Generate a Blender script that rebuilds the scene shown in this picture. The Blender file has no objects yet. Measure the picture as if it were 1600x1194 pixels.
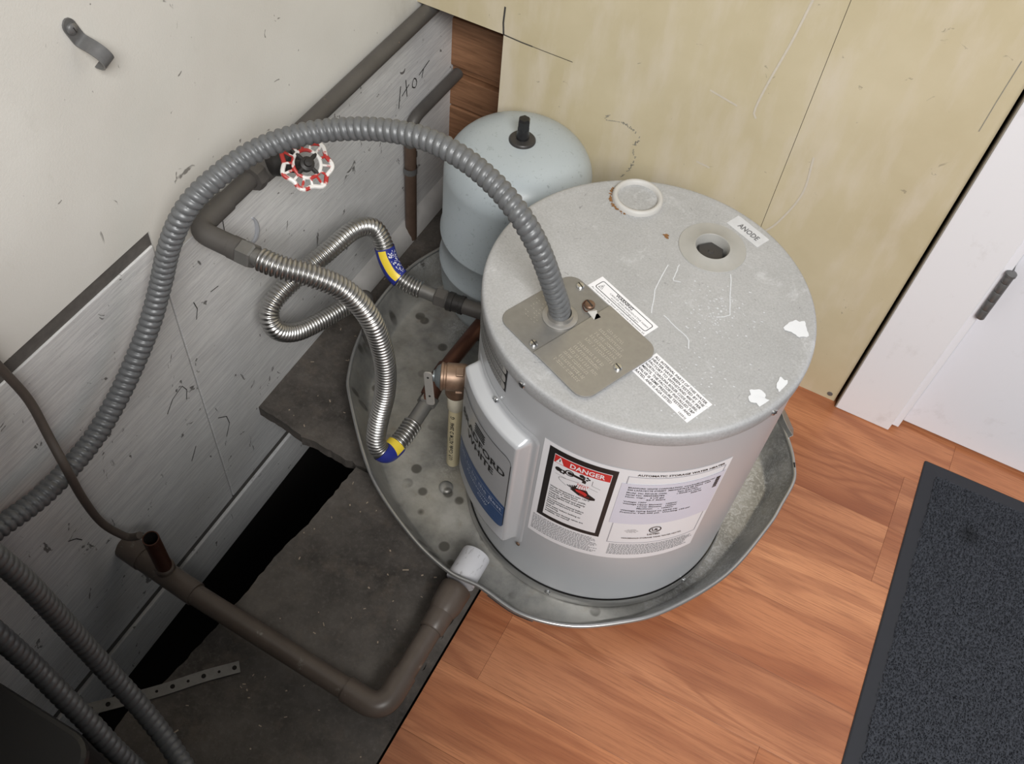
import bpy, math, random
import numpy as np
from mathutils import Vector, Matrix

S = bpy.context.scene
COL = S.collection
random.seed(7)
rng = np.random.default_rng(7)

# ------------------------------------------------------------------ camera
def cam_rot(rx, rz, ry):
    cx, sx, cz, sz, c, s = math.cos(rx), math.sin(rx), math.cos(rz), math.sin(rz), math.cos(ry), math.sin(ry)
    Rx = Matrix(((1, 0, 0), (0, cx, -sx), (0, sx, cx)))
    Rz = Matrix(((cz, -sz, 0), (sz, cz, 0), (0, 0, 1)))
    Rr = Matrix(((c, -s, 0), (s, c, 0), (0, 0, 1)))
    return Rz @ Rx @ Rr
cd = bpy.data.cameras.new('camera')
cam = bpy.data.objects.new('camera', cd)
COL.objects.link(cam)
cam.matrix_world = Matrix.Translation((-0.138113, -1.056329, 1.222661)) @ cam_rot(0.633573, 0.376504, 0.131056).to_4x4()
cd.sensor_fit = 'HORIZONTAL'
cd.sensor_width = 36.0
cd.lens = 1504.46 / 1600 * 36
cd.clip_start = 0.02
S.camera = cam

# ------------------------------------------------------------------ light
S.view_settings.view_transform = 'Standard'
S.view_settings.look = 'None'
S.view_settings.exposure = -0.1
S.view_settings.gamma = 1.0
S.view_settings.use_curve_mapping = False
W = bpy.data.worlds.new('room_light'); S.world = W
W.use_nodes = True
W.node_tree.nodes['Background'].inputs[0].default_value = (0.93, 0.96, 1.0, 1)
W.node_tree.nodes['Background'].inputs[1].default_value = 0.165

def area(name, loc, target, sx, sy, power, col=(1, 1, 1)):
    l = bpy.data.lights.new(name, 'AREA'); l.shape = 'RECTANGLE'; l.size = sx; l.size_y = sy
    l.energy = power; l.color = col
    o = bpy.data.objects.new(name, l); COL.objects.link(o)
    o.location = loc
    o.rotation_euler = (Vector(target) - Vector(loc)).to_track_quat('-Z', 'Y').to_euler()
    return o
area('ceiling_fixture', (0.75, -2.05, 2.4), (-0.2, -0.4, 0.0), 1.2, 0.9, 99, (1.0, 0.985, 0.96))

# ------------------------------------------------------------------ mesh helpers
class MB:
    def __init__(self):
        self.v = []; self.f = []
    def add(self, verts, faces):
        n = len(self.v)
        self.v.extend([tuple(map(float, p)) for p in verts])
        self.f.extend([tuple(int(i) + n for i in q) for q in faces])
        return self
    def box(self, x0, x1, y0, y1, z0, z1):
        vs = [(x, y, z) for z in (z0, z1) for y in (y0, y1) for x in (x0, x1)]
        return self.add(vs, [(0, 2, 3, 1), (4, 5, 7, 6), (0, 1, 5, 4), (2, 6, 7, 3), (0, 4, 6, 2), (1, 3, 7, 5)])
    def obox(self, c, ax, ay, az):
        c = np.array(c, float); ax, ay, az = (np.array(a, float) for a in (ax, ay, az))
        vs = [c + i * ax + j * ay + k * az for k in (-1, 1) for j in (-1, 1) for i in (-1, 1)]
        return self.add(vs, [(0, 2, 3, 1), (4, 5, 7, 6), (0, 1, 5, 4), (2, 6, 7, 3), (0, 4, 6, 2), (1, 3, 7, 5)])
    def rings(self, rings, closed=True, cap0=True, cap1=True):
        k = len(rings[0]); vs = []; fs = []
        for r in rings: vs.extend(r)
        for i in range(len(rings) - 1):
            for j in range(k if closed else k - 1):
                a = i * k + j; b = i * k + (j + 1) % k
                fs.append((a, b, b + k, a + k))
        if cap0: fs.append(tuple(range(k))[::-1])
        if cap1: fs.append(tuple((len(rings) - 1) * k + j for j in range(k)))
        return self.add(vs, fs)
    def lathe(self, prof, o=(0, 0, 0), ax=(0, 0, 1), seg=32, cap0=False, cap1=False, a0=None, hexa=False):
        o = np.array(o, float); t = np.array(ax, float); t /= np.linalg.norm(t)
        u = np.cross(t, (0, 0, 1) if abs(t[2]) < .9 else (1, 0, 0)); u /= np.linalg.norm(u); w = np.cross(t, u)
        R = []
        off = a0 or 0
        for r, z in prof:
            R.append([o + t * z + max(r, 1e-5) * (math.cos(2 * math.pi * j / seg + off) * u + math.sin(2 * math.pi * j / seg + off) * w) for j in range(seg)])
        return self.rings(R, True, cap0, cap1)
    def tube(self, path, r, seg=16, cap=True):
        P = np.array(path, float); n = len(P)
        T = np.gradient(P, axis=0); T /= np.linalg.norm(T, axis=1)[:, None]
        u = np.cross(T[0], (0, 0, 1) if abs(T[0][2]) < .9 else (1, 0, 0)); u /= np.linalg.norm(u)
        R = []
        for i in range(n):
            u = u - T[i] * (u @ T[i]); u /= np.linalg.norm(u); w = np.cross(T[i], u)
            rr = r[i] if hasattr(r, '__len__') else r
            R.append([P[i] + rr * (math.cos(2 * math.pi * j / seg) * u + math.sin(2 * math.pi * j / seg) * w) for j in range(seg)])
        return self.rings(R, True, cap, cap)
    def poly(self, pts):
        return self.add(pts, [tuple(range(len(pts)))])
    def prism(self, pts2, z0, z1):
        n = len(pts2)
        vs = [(x, y, z0) for x, y in pts2] + [(x, y, z1) for x, y in pts2]
        fs = [tuple(range(n))[::-1], tuple(range(n, 2 * n))] + [(i, (i + 1) % n, (i + 1) % n + n, i + n) for i in range(n)]
        return self.add(vs, fs)
    def build(self, name, mat, parent=None, smooth=False, bevel=0, angle=38):
        off = np.zeros(3)
        p = parent
        while p is not None:
            off += np.array(p.location); p = p.parent
        m = bpy.data.meshes.new(name)
        v = np.array(self.v, float) - off
        m.from_pydata(v.tolist(), [], self.f)
        m.validate(); m.update()
        if smooth:
            m.polygons.foreach_set('use_smooth', [True] * len(m.polygons))
            m.set_sharp_from_angle(angle=math.radians(angle))
        o = bpy.data.objects.new(name, m); COL.objects.link(o)
        if mat: m.materials.append(mat)
        if parent: o.parent = parent
        if bevel:
            b = o.modifiers.new('bevel', 'BEVEL'); b.width = bevel; b.segments = 2; b.limit_method = 'ANGLE'; b.angle_limit = math.radians(40)
        return o

def thing(name, label, cat, loc=(0, 0, 0), group=None):
    o = bpy.data.objects.new(name, None); COL.objects.link(o); o.location = loc; o.empty_display_size = .05
    o['label'] = label; o['category'] = cat
    if group: o['group'] = group
    return o
def tag(o, label, cat, group=None, kind=None):
    if label: o['label'] = label
    if cat: o['category'] = cat
    if group: o['group'] = group
    if kind: o['kind'] = kind
    return o
def struct(o, label=None, cat=None):
    o['kind'] = 'structure'
    if label: o['label'] = label
    if cat: o['category'] = cat
    return o

def spline(pts, n=12, closed=False):
    P = np.array(pts, float)
    if closed: Q = np.vstack([P[-1], P, P[0], P[1]])
    else: Q = np.vstack([2 * P[0] - P[1], P, 2 * P[-1] - P[-2]])
    out = []
    for i in range(1, len(Q) - 2):
        a, b, c, d = Q[i - 1:i + 3]
        for t in np.linspace(0, 1, n, endpoint=False):
            out.append(.5 * (2 * b + (c - a) * t + (2 * a - 5 * b + 4 * c - d) * t * t + (3 * b - a - 3 * c + d) * t ** 3))
    if not closed: out.append(Q[-2])
    return np.array(out)
def resample(P, step=None, n=None, smooth=0):
    P = np.array(P, float)
    for _ in range(smooth):
        P[1:-1] = .25 * P[:-2] + .5 * P[1:-1] + .25 * P[2:]
    s = np.r_[0, np.cumsum(np.linalg.norm(np.diff(P, axis=0), axis=1))]
    n = n or max(2, int(s[-1] / step))
    q = np.linspace(0, s[-1], n)
    return np.stack([np.interp(q, s, P[:, k]) for k in range(P.shape[1])], 1), q
def bend(pts, r, k=8):
    """polyline with rounded corners of radius r"""
    P = [np.array(p, float) for p in pts]; out = [P[0]]
    for i in range(1, len(P) - 1):
        a = P[i - 1] - P[i]; b = P[i + 1] - P[i]; la, lb = np.linalg.norm(a), np.linalg.norm(b)
        a /= la; b /= lb; d = min(r, la * .49, lb * .49)
        p0, p1 = P[i] + a * d, P[i] + b * d
        for t in np.linspace(0, 1, k):
            out.append((1 - t) ** 2 * p0 + 2 * t * (1 - t) * P[i] + t * t * p1)
    out.append(P[-1]); return np.array(out)
def corrugated(mb, path, r, amp, pitch, helix=True, per=7, seg=28, power=.5):
    """flexible tube: rounded ribs with tight valleys"""
    P, s = resample(spline(path, 14), step=pitch / per, smooth=6)
    T = np.gradient(P, axis=0); T /= np.linalg.norm(T, axis=1)[:, None]
    u = np.cross(T[0], (0, 0, 1) if abs(T[0][2]) < .9 else (1, 0, 0)); u /= np.linalg.norm(u)
    th = np.linspace(0, 2 * np.pi, seg, endpoint=False); R = []
    for i in range(len(P)):
        u = u - T[i] * (u @ T[i]); u /= np.linalg.norm(u); w = np.cross(T[i], u)
        ph = s[i] / pitch - (th / (2 * np.pi) if helix else 0 * th)
        rr = r - amp + amp * np.abs(np.sin(np.pi * ph)) ** power
        R.append(P[i] + rr[:, None] * (np.cos(th)[:, None] * u + np.sin(th)[:, None] * w))
    mb.rings(R, True, True, True)
    return P

# ------------------------------------------------------------------ materials
MATS = {}
class NT:
    def __init__(self, name):
        self.m = bpy.data.materials.new(name); self.m.use_nodes = True
        self.t = self.m.node_tree; self.n = self.t.nodes; self.b = self.n['Principled BSDF']
        MATS[name] = self.m
        tc = self.n.new('ShaderNodeTexCoord'); self.obj = tc.outputs['Object']
        self.geo = self.n.new('ShaderNodeNewGeometry').outputs['Position']
    def node(self, typ, ins={}, **kw):
        x = self.n.new(typ)
        for k, v in kw.items(): setattr(x, k, v)
        for k, v in ins.items():
            if hasattr(v, 'is_output') or isinstance(v, bpy.types.NodeSocket): self.t.links.new(v, x.inputs[k])
            else: x.inputs[k].default_value = v
        return x
    def map(self, scale=(1, 1, 1), rot=(0, 0, 0), vec=None, loc=(0, 0, 0)):
        return self.node('ShaderNodeMapping', {'Vector': vec or self.geo, 'Scale': scale, 'Rotation': rot, 'Location': loc}).outputs[0]
    def noise(self, scale, detail=4, rough=.55, vec=None, dist=0):
        return self.node('ShaderNodeTexNoise', {'Vector': vec or self.geo, 'Scale': scale, 'Detail': detail, 'Roughness': rough, 'Distortion': dist}).outputs[0]
    def voro(self, scale, vec=None, rnd=1):
        return self.node('ShaderNodeTexVoronoi', {'Vector': vec or self.geo, 'Scale': scale, 'Randomness': rnd}).outputs['Distance']
    def ramp(self, fac, stops):
        x = self.node('ShaderNodeValToRGB', {'Fac': fac}); e = x.color_ramp.elements
        while len(e) < len(stops): e.new(.5)
        for i, (p, c) in enumerate(stops):
            e[i].position = p; e[i].color = (c, c, c, 1) if not hasattr(c, '__len__') else (*c[:3], 1)
        return x.outputs[0]
    def mix(self, fac, a, b, mode='MIX'):
        x = self.node('ShaderNodeMix', data_type='RGBA', blend_type=mode)
        for k, v in ((0, fac), (6, a), (7, b)):
            if isinstance(v, bpy.types.NodeSocket): self.t.links.new(v, x.inputs[k])
            elif hasattr(v, '__len__'): x.inputs[k].default_value = (*v[:3], 1)
            else: x.inputs[k].default_value = v if k == 0 else (v, v, v, 1)
        return x.outputs[2]
    def mul(self, a, b):
        x = self.node('ShaderNodeMath', operation='MULTIPLY')
        for k, v in ((0, a), (1, b)):
            if isinstance(v, bpy.types.NodeSocket): self.t.links.new(v, x.inputs[k])
            else: x.inputs[k].default_value = v
        return x.outputs[0]
    def bump(self, h, strength=.3, dist=.002, prev=None):
        x = self.node('ShaderNodeBump', {'Height': h, 'Strength': strength, 'Distance': dist})
        if prev: self.t.links.new(prev, x.inputs['Normal'])
        return x.outputs[0]
    def out(self, col, rough=.5, metal=0, normal=None, spec=.5):
        def put(k, v):
            if isinstance(v, bpy.types.NodeSocket): self.t.links.new(v, self.b.inputs[k])
            elif k == 'Base Color': self.b.inputs[k].default_value = (*v[:3], 1)
            else: self.b.inputs[k].default_value = v
        put('Base Color', col); put('Roughness', rough); put('Metallic', metal); put('Specular IOR Level', spec)
        if normal: put('Normal', normal)
        return self.m

def plain(name, col, rough=.5, metal=0, spec=.5, var=.12, nscale=60, bump=0):
    t = NT(name)
    n = t.noise(nscale, 4)
    c = t.mix(n, tuple(k * (1 - var) for k in col), tuple(min(1, k * (1 + var)) for k in col))
    return t.out(c, rough, metal, t.bump(n, bump, .001) if bump else None, spec)

# painted plaster board, upper left wall
t = NT('white_wall_paint')
n1 = t.noise(3.0, 5); n2 = t.noise(420, 3)
c = t.mix(t.ramp(n1, [(.35, 0), (.65, 1)]), (.61, .595, .555), (.70, .69, .655))
sp = t.ramp(t.noise(36, 3, .55, dist=1.5), [(.70, 0), (.73, 1)])
c = t.mix(t.mul(sp, .8), c, (.12, .11, .10))
st = t.ramp(t.noise(7, 7, .7, t.map((1, 1, .5))), [(.58, 0), (.72, 1)])
c = t.mix(t.mul(st, .30), c, (.36, .34, .29))
WALLP = t.out(c, .55, 0, t.bump(n2, .18, .001))
# brushed, scuffed white plywood below the pipe
t = NT('scuffed_white_plywood')
sv = t.map((1, 3.0, 60), (math.radians(-4), 0, 0))
g = t.noise(6, 6, .75, sv); g2 = t.noise(9, 6, .8, sv)
c = t.mix(t.ramp(g, [(.36, 0), (.60, 1)]), (.57, .57, .58), (.77, .77, .765))
stn = t.ramp(t.noise(5, 6, .65), [(.42, 0), (.66, 1)])
c = t.mix(t.mul(stn, .35), c, (.45, .44, .425))
sp = t.ramp(t.noise(40, 4, .6, t.map((1, 1, .7)), 1.2), [(.655, 0), (.685, 1)])
c = t.mix(t.mul(sp, .85), c, (.09, .085, .08))
PLYP = t.out(c, .5, 0, t.bump(g2, .55, .002))
# yellowed wall panel
t = NT('yellowed_wall_paint')
n1 = t.noise(4, 6, .6); n2 = t.noise(300, 3)
c = t.mix(t.ramp(n1, [(.35, 0), (.65, 1)]), (.53, .455, .295), (.61, .535, .375))
wear = t.ramp(t.noise(5, 6, .6, t.map((4, 1, 1.0), (0, math.radians(8), 0))), [(.48, 0), (.68, 1)])
c = t.mix(t.mul(wear, .6), c, (.66, .59, .49))
sp = t.ramp(t.noise(46, 4, .6, dist=1), [(.70, 0), (.73, 1)])
c = t.mix(t.mul(sp, .5), c, (.22, .19, .14))
YELP = t.out(c, .5, 0, t.bump(n2, .12, .001))
# raw boards
t = NT('raw_brown_board')
rnd = t.node('ShaderNodeObjectInfo').outputs['Random']
v = t.node('ShaderNodeVectorMath', {0: t.geo, 1: rnd}, operation='ADD').outputs[0]
g = t.noise(6, 6, .65, t.map((2, 1, 26), vec=v), .6)
c = t.mix(t.ramp(g, [(.35, 0), (.65, 1)]), (.17, .080, .038), (.31, .155, .080))
BOARD = t.out(c, .6, 0, t.bump(g, .25, .001))
# laminate
t = NT('laminate_cherry')
oi = t.node('ShaderNodeObjectInfo')
sh = t.node('ShaderNodeVectorMath', {0: oi.outputs['Random'], 1: (37, 23, 0)}, operation='MULTIPLY').outputs[0]
v = t.node('ShaderNodeVectorMath', {0: t.geo, 1: sh}, operation='ADD').outputs[0]
wv = t.noise(1.0, 2, .5, t.map((2.4, 15, 1), vec=v), .8)
rings = t.node('ShaderNodeMath', {0: t.mul(wv, 34)}, operation='SINE').outputs[0]
rg = t.ramp(t.node('ShaderNodeMapRange', {'Value': rings, 'From Min': -1.0, 'From Max': 1.0}).outputs[0], [(0, 0), (.6, .35), (1, 1)])
fine = t.noise(10, 5, .7, t.map((1.6, 48, 1), vec=v))
tone = t.noise(1.2, 3, .5, t.map((1.2, 7, 1), vec=v))
c = t.mix(t.ramp(tone, [(.33, 0), (.66, 1)]), (.32, .115, .050), (.53, .235, .115))
c = t.mix(t.mul(rg, .5), c, (.22, .068, .030))
c = t.mix(t.ramp(fine, [(.46, 0), (.66, .6)]), c, (.20, .072, .034))
c = t.mix(1.0, c, oi.outputs['Color'], 'MULTIPLY')
LAM = t.out(c, .36, 0, t.bump(fine, .06, .0005), .45)
LAMEDGE = plain('laminate_core', (.05, .038, .03), .8)
# dirty subfloor
t = NT('dirty_subfloor')
n = t.noise(9, 7, .7); n2 = t.noise(150, 4, .7)
c = t.mix(t.ramp(n, [(.33, 0), (.68, 1)]), (.042, .037, .033), (.130, .116, .104))
c = t.mix(t.ramp(t.noise(30, 6, .7), [(.52, 0), (.75, .5)]), c, (.155, .125, .10))
c = t.mix(t.ramp(n2, [(.52, 0), (.8, .5)]), c, (.17, .155, .14))
SUBF = t.out(c, .75, 0, t.bump(n2, .5, .0015), .3)
DARK = plain('dark_void', (.02, .018, .017), .9, spec=.1)
GAP = plain('dirty_seam', (.10, .092, .085), .8, nscale=90, var=.4, bump=.3)
WHITE = plain('white_gloss_paint', (.80, .80, .84), .42, var=.03, nscale=14)
t = NT('door_paint')
g = t.noise(7, 5, .7, t.map((60, 1, 2.5)))
dirt = t.ramp(t.noise(16, 6, .7), [(.6, 0), (.8, .35)])
DOORP = t.out(t.mix(dirt, (.78, .785, .835), (.42, .40, .39)), .4, 0, t.bump(g, .15, .001))
t = NT('trim_paint')
dirt = t.ramp(t.noise(24, 6, .7, t.map((1, 1, .6))), [(.57, 0), (.8, .4)])
TRIMP = t.out(t.mix(dirt, (.80, .795, .825), (.45, .42, .40)), .45)
TRIMSIDE = plain('raw_trim_edge', (.27, .235, .19), .7)
# heater paints
t = NT('silver_jacket_paint')
n = t.noise(900, 2)
c = t.mix(t.noise(6, 3), (.53, .545, .57), (.58, .595, .62))
JACKET = t.out(c, .33, .25, t.bump(n, .03, .0003))
t = NT('dusty_silver_lid')
n = t.noise(420, 4, .75); big = t.noise(7, 6, .65)
c = t.mix(t.ramp(big, [(.35, 0), (.66, 1)]), (.365, .37, .375), (.44, .445, .455))
c = t.mix(t.ramp(n, [(.50, 0), (.68, .35)]), c, (.58, .59, .61))
c = t.mix(t.ramp(n, [(.34, .35), (.46, 0)]), c, (.26, .26, .265))
sp = t.ramp(t.noise(70, 6, .75, dist=1), [(.63, 0), (.69, .7)])
c = t.mix(sp, c, (.17, .17, .175))
sp2 = t.ramp(t.noise(24, 7, .8, t.map((1, 1, 1), loc=(3, 1, 0)), .6), [(.57, 0), (.70, .45)])
c = t.mix(sp2, c, (.66, .68, .71))
LID = t.out(c, .5, .15, t.bump(n, .12, .0004))
PLATE = plain('stamped_steel', (.37, .36, .345), .42, .75, var=.12, nscale=140)
ZINC = plain('zinc_screw', (.62, .63, .64), .25, 1, var=.1)
t = NT('galvanized_pan')
n = t.noise(14, 6, .65); n2 = t.noise(55, 5, .7)
c = t.mix(t.ramp(n, [(.36, 0), (.64, 1)]), (.27, .27, .262), (.50, .49, .46))
spots = t.mul(t.ramp(t.voro(30, t.map((1, 1, 0))), [(.20, .85), (.27, 0)]), t.ramp(t.noise(6, 4), [(.48, 0), (.58, 1)]))
c = t.mix(spots, c, (.10, .095, .085))
c = t.mix(t.ramp(n2, [(.56, 0), (.75, .5)]), c, (.30, .26, .20))
fr = t.mul(t.ramp(t.noise(120, 5, .8, dist=2), [(.47, 0), (.60, .75)]), t.ramp(t.noise(5, 3, .5, t.map((1, 1, 0), loc=(.35, .2, 0))), [(.52, 0), (.60, 1)]))
c = t.mix(fr, c, (.66, .67, .68))
PAN = t.out(c, t.ramp(n, [(.35, .28), (.65, .52)]), .6, t.bump(n2, .08, .001))
PANEDGE = plain('galvanized_rim', (.42, .42, .415), .32, .8, var=.12, nscale=40)
STEEL = plain('stainless', (.45, .445, .435), .34, 1, var=.05)
CONDUIT = plain('grey_conduit', (.140, .145, .150), .42, .25, var=.18, nscale=200, bump=.1)
t = NT('tank_enamel')
n = t.noise(150, 4, .7, dist=1); sp = t.ramp(n, [(.61, 0), (.66, .6)])
TANK = t.out(t.mix(sp, t.mix(t.noise(4, 3), (.37, .42, .45), (.42, .465, .49)), (.22, .25, .26)), .33)
BLACKP = plain('black_plastic', (.012, .012, .013), .35)
DGREY = plain('dark_grey_steel', (.05, .047, .047), .4, .3)
t = NT('grey_painted_pipe')
n = t.noise(30, 5, .65); wear = t.ramp(t.noise(42, 5, .7, dist=.6), [(.66, 0), (.70, .8)])
PIPEP = t.out(t.mix(wear, t.mix(n, (.065, .059, .054), (.105, .098, .092)), (.33, .25, .185)), .5, .1, t.bump(n, .2, .001))
t = NT('brown_drain_paint')
n = t.noise(22, 6, .7); wear = t.ramp(t.noise(30, 5, .7), [(.63, 0), (.69, .6)])
DRAINP = t.out(t.mix(wear, t.mix(n, (.060, .046, .037), (.130, .103, .085)), (.28, .27, .24)), .38, 0, t.bump(n, .15, .001))
COPPER = plain('tarnished_copper', (.105, .045, .030), .42, .6, var=.35, nscale=40)
t = NT('worn_brass')
n = t.noise(40, 5)
BRASS = t.out(t.mix(t.ramp(n, [(.35, 0), (.65, 1)]), (.16, .095, .062), (.33, .225, .16)), .45, .55, t.bump(t.noise(400, 2), .12, .0004))
FITTING = plain('grey_fitting', (.20, .195, .185), .42, .6, var=.2, nscale=80)
CREAM = plain('cream_plastic', (.62, .54, .345), .42, var=.08, nscale=30)
CREAMD = plain('cream_coupling', (.60, .56, .45), .5, var=.12, nscale=70)
t = NT('white_pvc')
sp = t.ramp(t.noise(130, 5, .7, t.map((1, .4, 1))), [(.575, 0), (.64, .6)])
PVC = t.out(t.mix(sp, (.60, .60, .63), (.24, .23, .23)), .5)
RUBBER = plain('mat_rubber', (.015, .017, .023), .55, var=.1, nscale=200)
t = NT('mat_pile')
n = t.noise(260, 4, .7)
dk = t.ramp(t.node('ShaderNodeTexGradient', {'Vector': t.map((45, 45, 45), loc=(-.24 * 45, .125 * 45, 0))}, gradient_type='SPHERICAL').outputs['Fac'], [(0, 0), (.6, .45)])
c = t.mix(n, (.015, .017, .022), (.078, .084, .100))
PILE = t.out(t.mix(dk, c, (.01, .01, .01)), .9, spec=.1)
PAPER = plain('label_paper', (.80, .80, .83), .4, var=.02, nscale=30)
LILAC = plain('label_overlay', (.66, .66, .76), .35, var=.03, nscale=30)
SILVERLBL = plain('silver_label', (.50, .51, .53), .3, .3, var=.04)
INK = plain('black_ink', (.012, .012, .013), .45, var=.05)
GREYINK = plain('grey_ink', (.13, .13, .14), .5, var=.05)
FRAMEINK = plain('frame_ink', (.38, .38, .42), .4, var=.05)
RED = plain('red_ink', (.58, .030, .028), .4, var=.05)
WHITEINK = plain('white_ink', (.82, .82, .85), .4, var=.02)
BLUEINK = plain('blue_ink', (.035, .085, .215), .35, var=.06, nscale=25)
PENCIL = plain('pencil_mark', (.045, .042, .040), .8, var=.3, nscale=300)
SCUFF = plain('grey_scuff', (.26, .25, .215), .7, var=.3, nscale=160)
PALESCUFF = plain('pale_scuff', (.60, .545, .46), .6, var=.1, nscale=160)
CHALK = plain('chalk_scuff', (.62, .64, .67), .6, var=.15, nscale=400)
CHIP = plain('chipped_white', (.70, .72, .75), .5, var=.05, nscale=90)
RUST = plain('rust', (.22, .105, .035), .9, var=.5, nscale=350, bump=.4)
IRON = plain('dark_iron', (.03, .028, .027), .5, .3)
STRAPM = plain('painted_strap', (.15, .15, .15), .38, .4, var=.25, nscale=150)
GALVSTRAP = plain('dull_galvanized', (.20, .195, .185), .55, .5, var=.3, nscale=120)
CABLE = plain('brown_cable', (.085, .07, .06), .6, var=.25, nscale=60)
APPL = plain('black_appliance_paint', (.008, .008, .009), .45)
t = NT('handwheel_paint')
w = t.ramp(t.noise(55, 3, .5), [(.50, 0), (.54, 1)])
WHEEL = t.out(t.mix(w, (.74, .73, .71), (.42, .03, .025)), .45)
TAPEB = plain('blue_tape', (.02, .03, .22), .35, var=.1)
TAPEY = plain('yellow_tape', (.80, .60, .05), .4, var=.08, nscale=150, bump=.3)
PUTTY = plain('grey_putty', (.36, .37, .40), .6, var=.1)

# ------------------------------------------------------------------ text
_tc = {}
def text2d(s, align='CENTER', bold=False, shear=0):
    key = (s, align, bold, shear)
    if key not in _tc:
        cu = bpy.data.curves.new('t', 'FONT'); cu.body = s; cu.align_x = align; cu.size = 1; cu.resolution_u = 2
        cu.fill_mode = 'FRONT'; cu.shear = shear
        if bold: cu.offset = .022
        o = bpy.data.objects.new('t', cu)
        COL.objects.link(o)
        dg = bpy.context.evaluated_depsgraph_get()
        me = bpy.data.meshes.new_from_object(o.evaluated_get(dg))
        v = np.array([tuple(q.co) for q in me.vertices]).reshape(-1, 3)
        f = [tuple(p.vertices) for p in me.polygons]
        bpy.data.objects.remove(o); bpy.data.curves.remove(cu); bpy.data.meshes.remove(me)
        _tc[key] = (v, f)
    return _tc[key]
def put_text(mb, s, fn, x, y, h, width=None, align='CENTER', bold=False, sx=1.0, shear=0):
    """letters of cap height h laid out at (x, y) in a label's own plane, fn maps (x, y) to 3D"""
    v, f = text2d(s, align, bold, shear)
    if len(v) == 0: return
    k = h / .70; kx = k * sx
    if width:
        w = v[:, 0].max() - v[:, 0].min(); kx = width / w
    mb.add([fn(x + a * kx, y + b * k) for a, b, _ in v], f)
def rect2(mb, fn, x0, x1, y0, y1, nx=1, flip=False):
    xs = np.linspace(x0, x1, nx + 1)
    vs = [fn(x, y) for y in (y0, y1) for x in xs]
    k = nx + 1
    mb.add(vs, [(i, i + 1, i + 1 + k, i + k) for i in range(nx)])
def frame2(mb, fn, x0, x1, y0, y1, w, nx=12):
    rect2(mb, fn, x0, x1, y0, y0 + w, nx); rect2(mb, fn, x0, x1, y1 - w, y1, nx)
    rect2(mb, fn, x0, x0 + w, y0 + w, y1 - w, 1); rect2(mb, fn, x1 - w, x1, y0 + w, y1 - w, 1)
def stroke2(mb, fn, pts, w):
    P = np.array(pts, float)[:, :2]
    keep = [0] + [i for i in range(1, len(P)) if np.linalg.norm(P[i] - P[i - 1]) > 1e-7]; P = P[keep]
    T_ = np.gradient(P, axis=0); T_ /= np.linalg.norm(T_, axis=1)[:, None]; N_ = np.stack([-T_[:, 1], T_[:, 0]], 1) * w / 2
    n = len(P)
    mb.add([fn(*p) for p in P - N_] + [fn(*p) for p in P + N_], [(i, i + 1, i + 1 + n, i + n) for i in range(n - 1)])
def rrect(x0, x1, y0, y1, r, k=6):
    out = []
    for cx, cy, a in ((x1 - r, y1 - r, 0), (x0 + r, y1 - r, 90), (x0 + r, y0 + r, 180), (x1 - r, y0 + r, 270)):
        for i in range(k + 1):
            t_ = math.radians(a + 90 * i / k); out.append((cx + r * math.cos(t_), cy + r * math.sin(t_)))
    return out
def blob(cx, cy, rx, ry, n=22, jit=.25, seed=0):
    g = random.Random(seed); ph = [g.uniform(0, 6.28) for _ in range(4)]
    out = []
    for i in range(n):
        a = 2 * math.pi * i / n
        k = 1 + jit * (math.sin(2 * a + ph[0]) * .5 + math.sin(3 * a + ph[1]) * .5 + math.sin(5 * a + ph[2]) * .35 + math.sin(8 * a + ph[3]) * .25)
        out.append((cx + rx * k * math.cos(a), cy + ry * k * math.sin(a)))
    return out

# ================================================================== STRUCTURE
XW = -0.78          # face of the left wall
YB = 0.0115         # face of the yellowed panels
# ---- left wall
wl = struct(MB().box(-.90, -.80, -1.9, .14, -.6, 2.5).build('wall_left', DARK), 'white painted left wall with a dark seam above scuffed plywood', 'wall')
MB().add([(x, y, z) for x in (-.80, XW) for y, z in ((-1.9, .448), (-.5505, .448), (-.5505, .3925), (.125, .3925), (.125, 2.5), (-1.9, 2.5))],
         [(11, 10, 9, 8, 7, 6), (0, 1, 2, 3, 4, 5)] + [(k, (k + 1) % 6, (k + 1) % 6 + 6, k + 6) for k in range(6)]).build('upper_panel', WALLP, wl)
MB().box(-.80, XW, -.5495, .125, -.137, .3915).build('lower_panel', PLYP, wl, bevel=.0012)
MB().box(-.80, XW, -1.9, -.5515, -.137, .4265).build('lower_panel', PLYP, wl, bevel=.0012)
MB().box(-.80, XW - .0025, -1.9, -.5505, .4265, .448).build('seam_strip', GAP, wl)
MB().box(-.80, XW - .006, -1.9, .125, -.160, -.137).build('seam_strip', GAP, wl)
MB().box(-.80, XW - .001, -1.9, .125, -.255, -.160).build('sill_board', PLYP, wl, bevel=.002)
def on_left(y, z, d=.0006): return (XW + d, y, z)
mk = MB()
H_ = [[(-.0377, .3128), (-.0410, .2945), (-.0443, .2763)], [(-.0231, .3150), (-.0215, .299), (-.0200, .2830)], [(-.0345, .2930), (-.0260, .2965), (-.0135, .3010)],
      [(-.0010, .3025), (-.0045, .297), (-.0045, .291), (-.0012, .2875), (.0040, .2845), (.0070, .287), (.0085, .2925), (.0060, .2990), (.0010, .3030), (-.0010, .3025)],
      [(.0150, .3000), (.0300, .3040), (.0466, .3080)], [(.0293, .3047), (.0265, .298), (.0236, .2900)]]
fl = lambda y, z: on_left(y, z)
for s in H_: stroke2(mk, fl, s, .0022)
mk.build('handwritten_hot', PENCIL, wl)
mk = MB()   # small cracks and gouges in the paint
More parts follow.
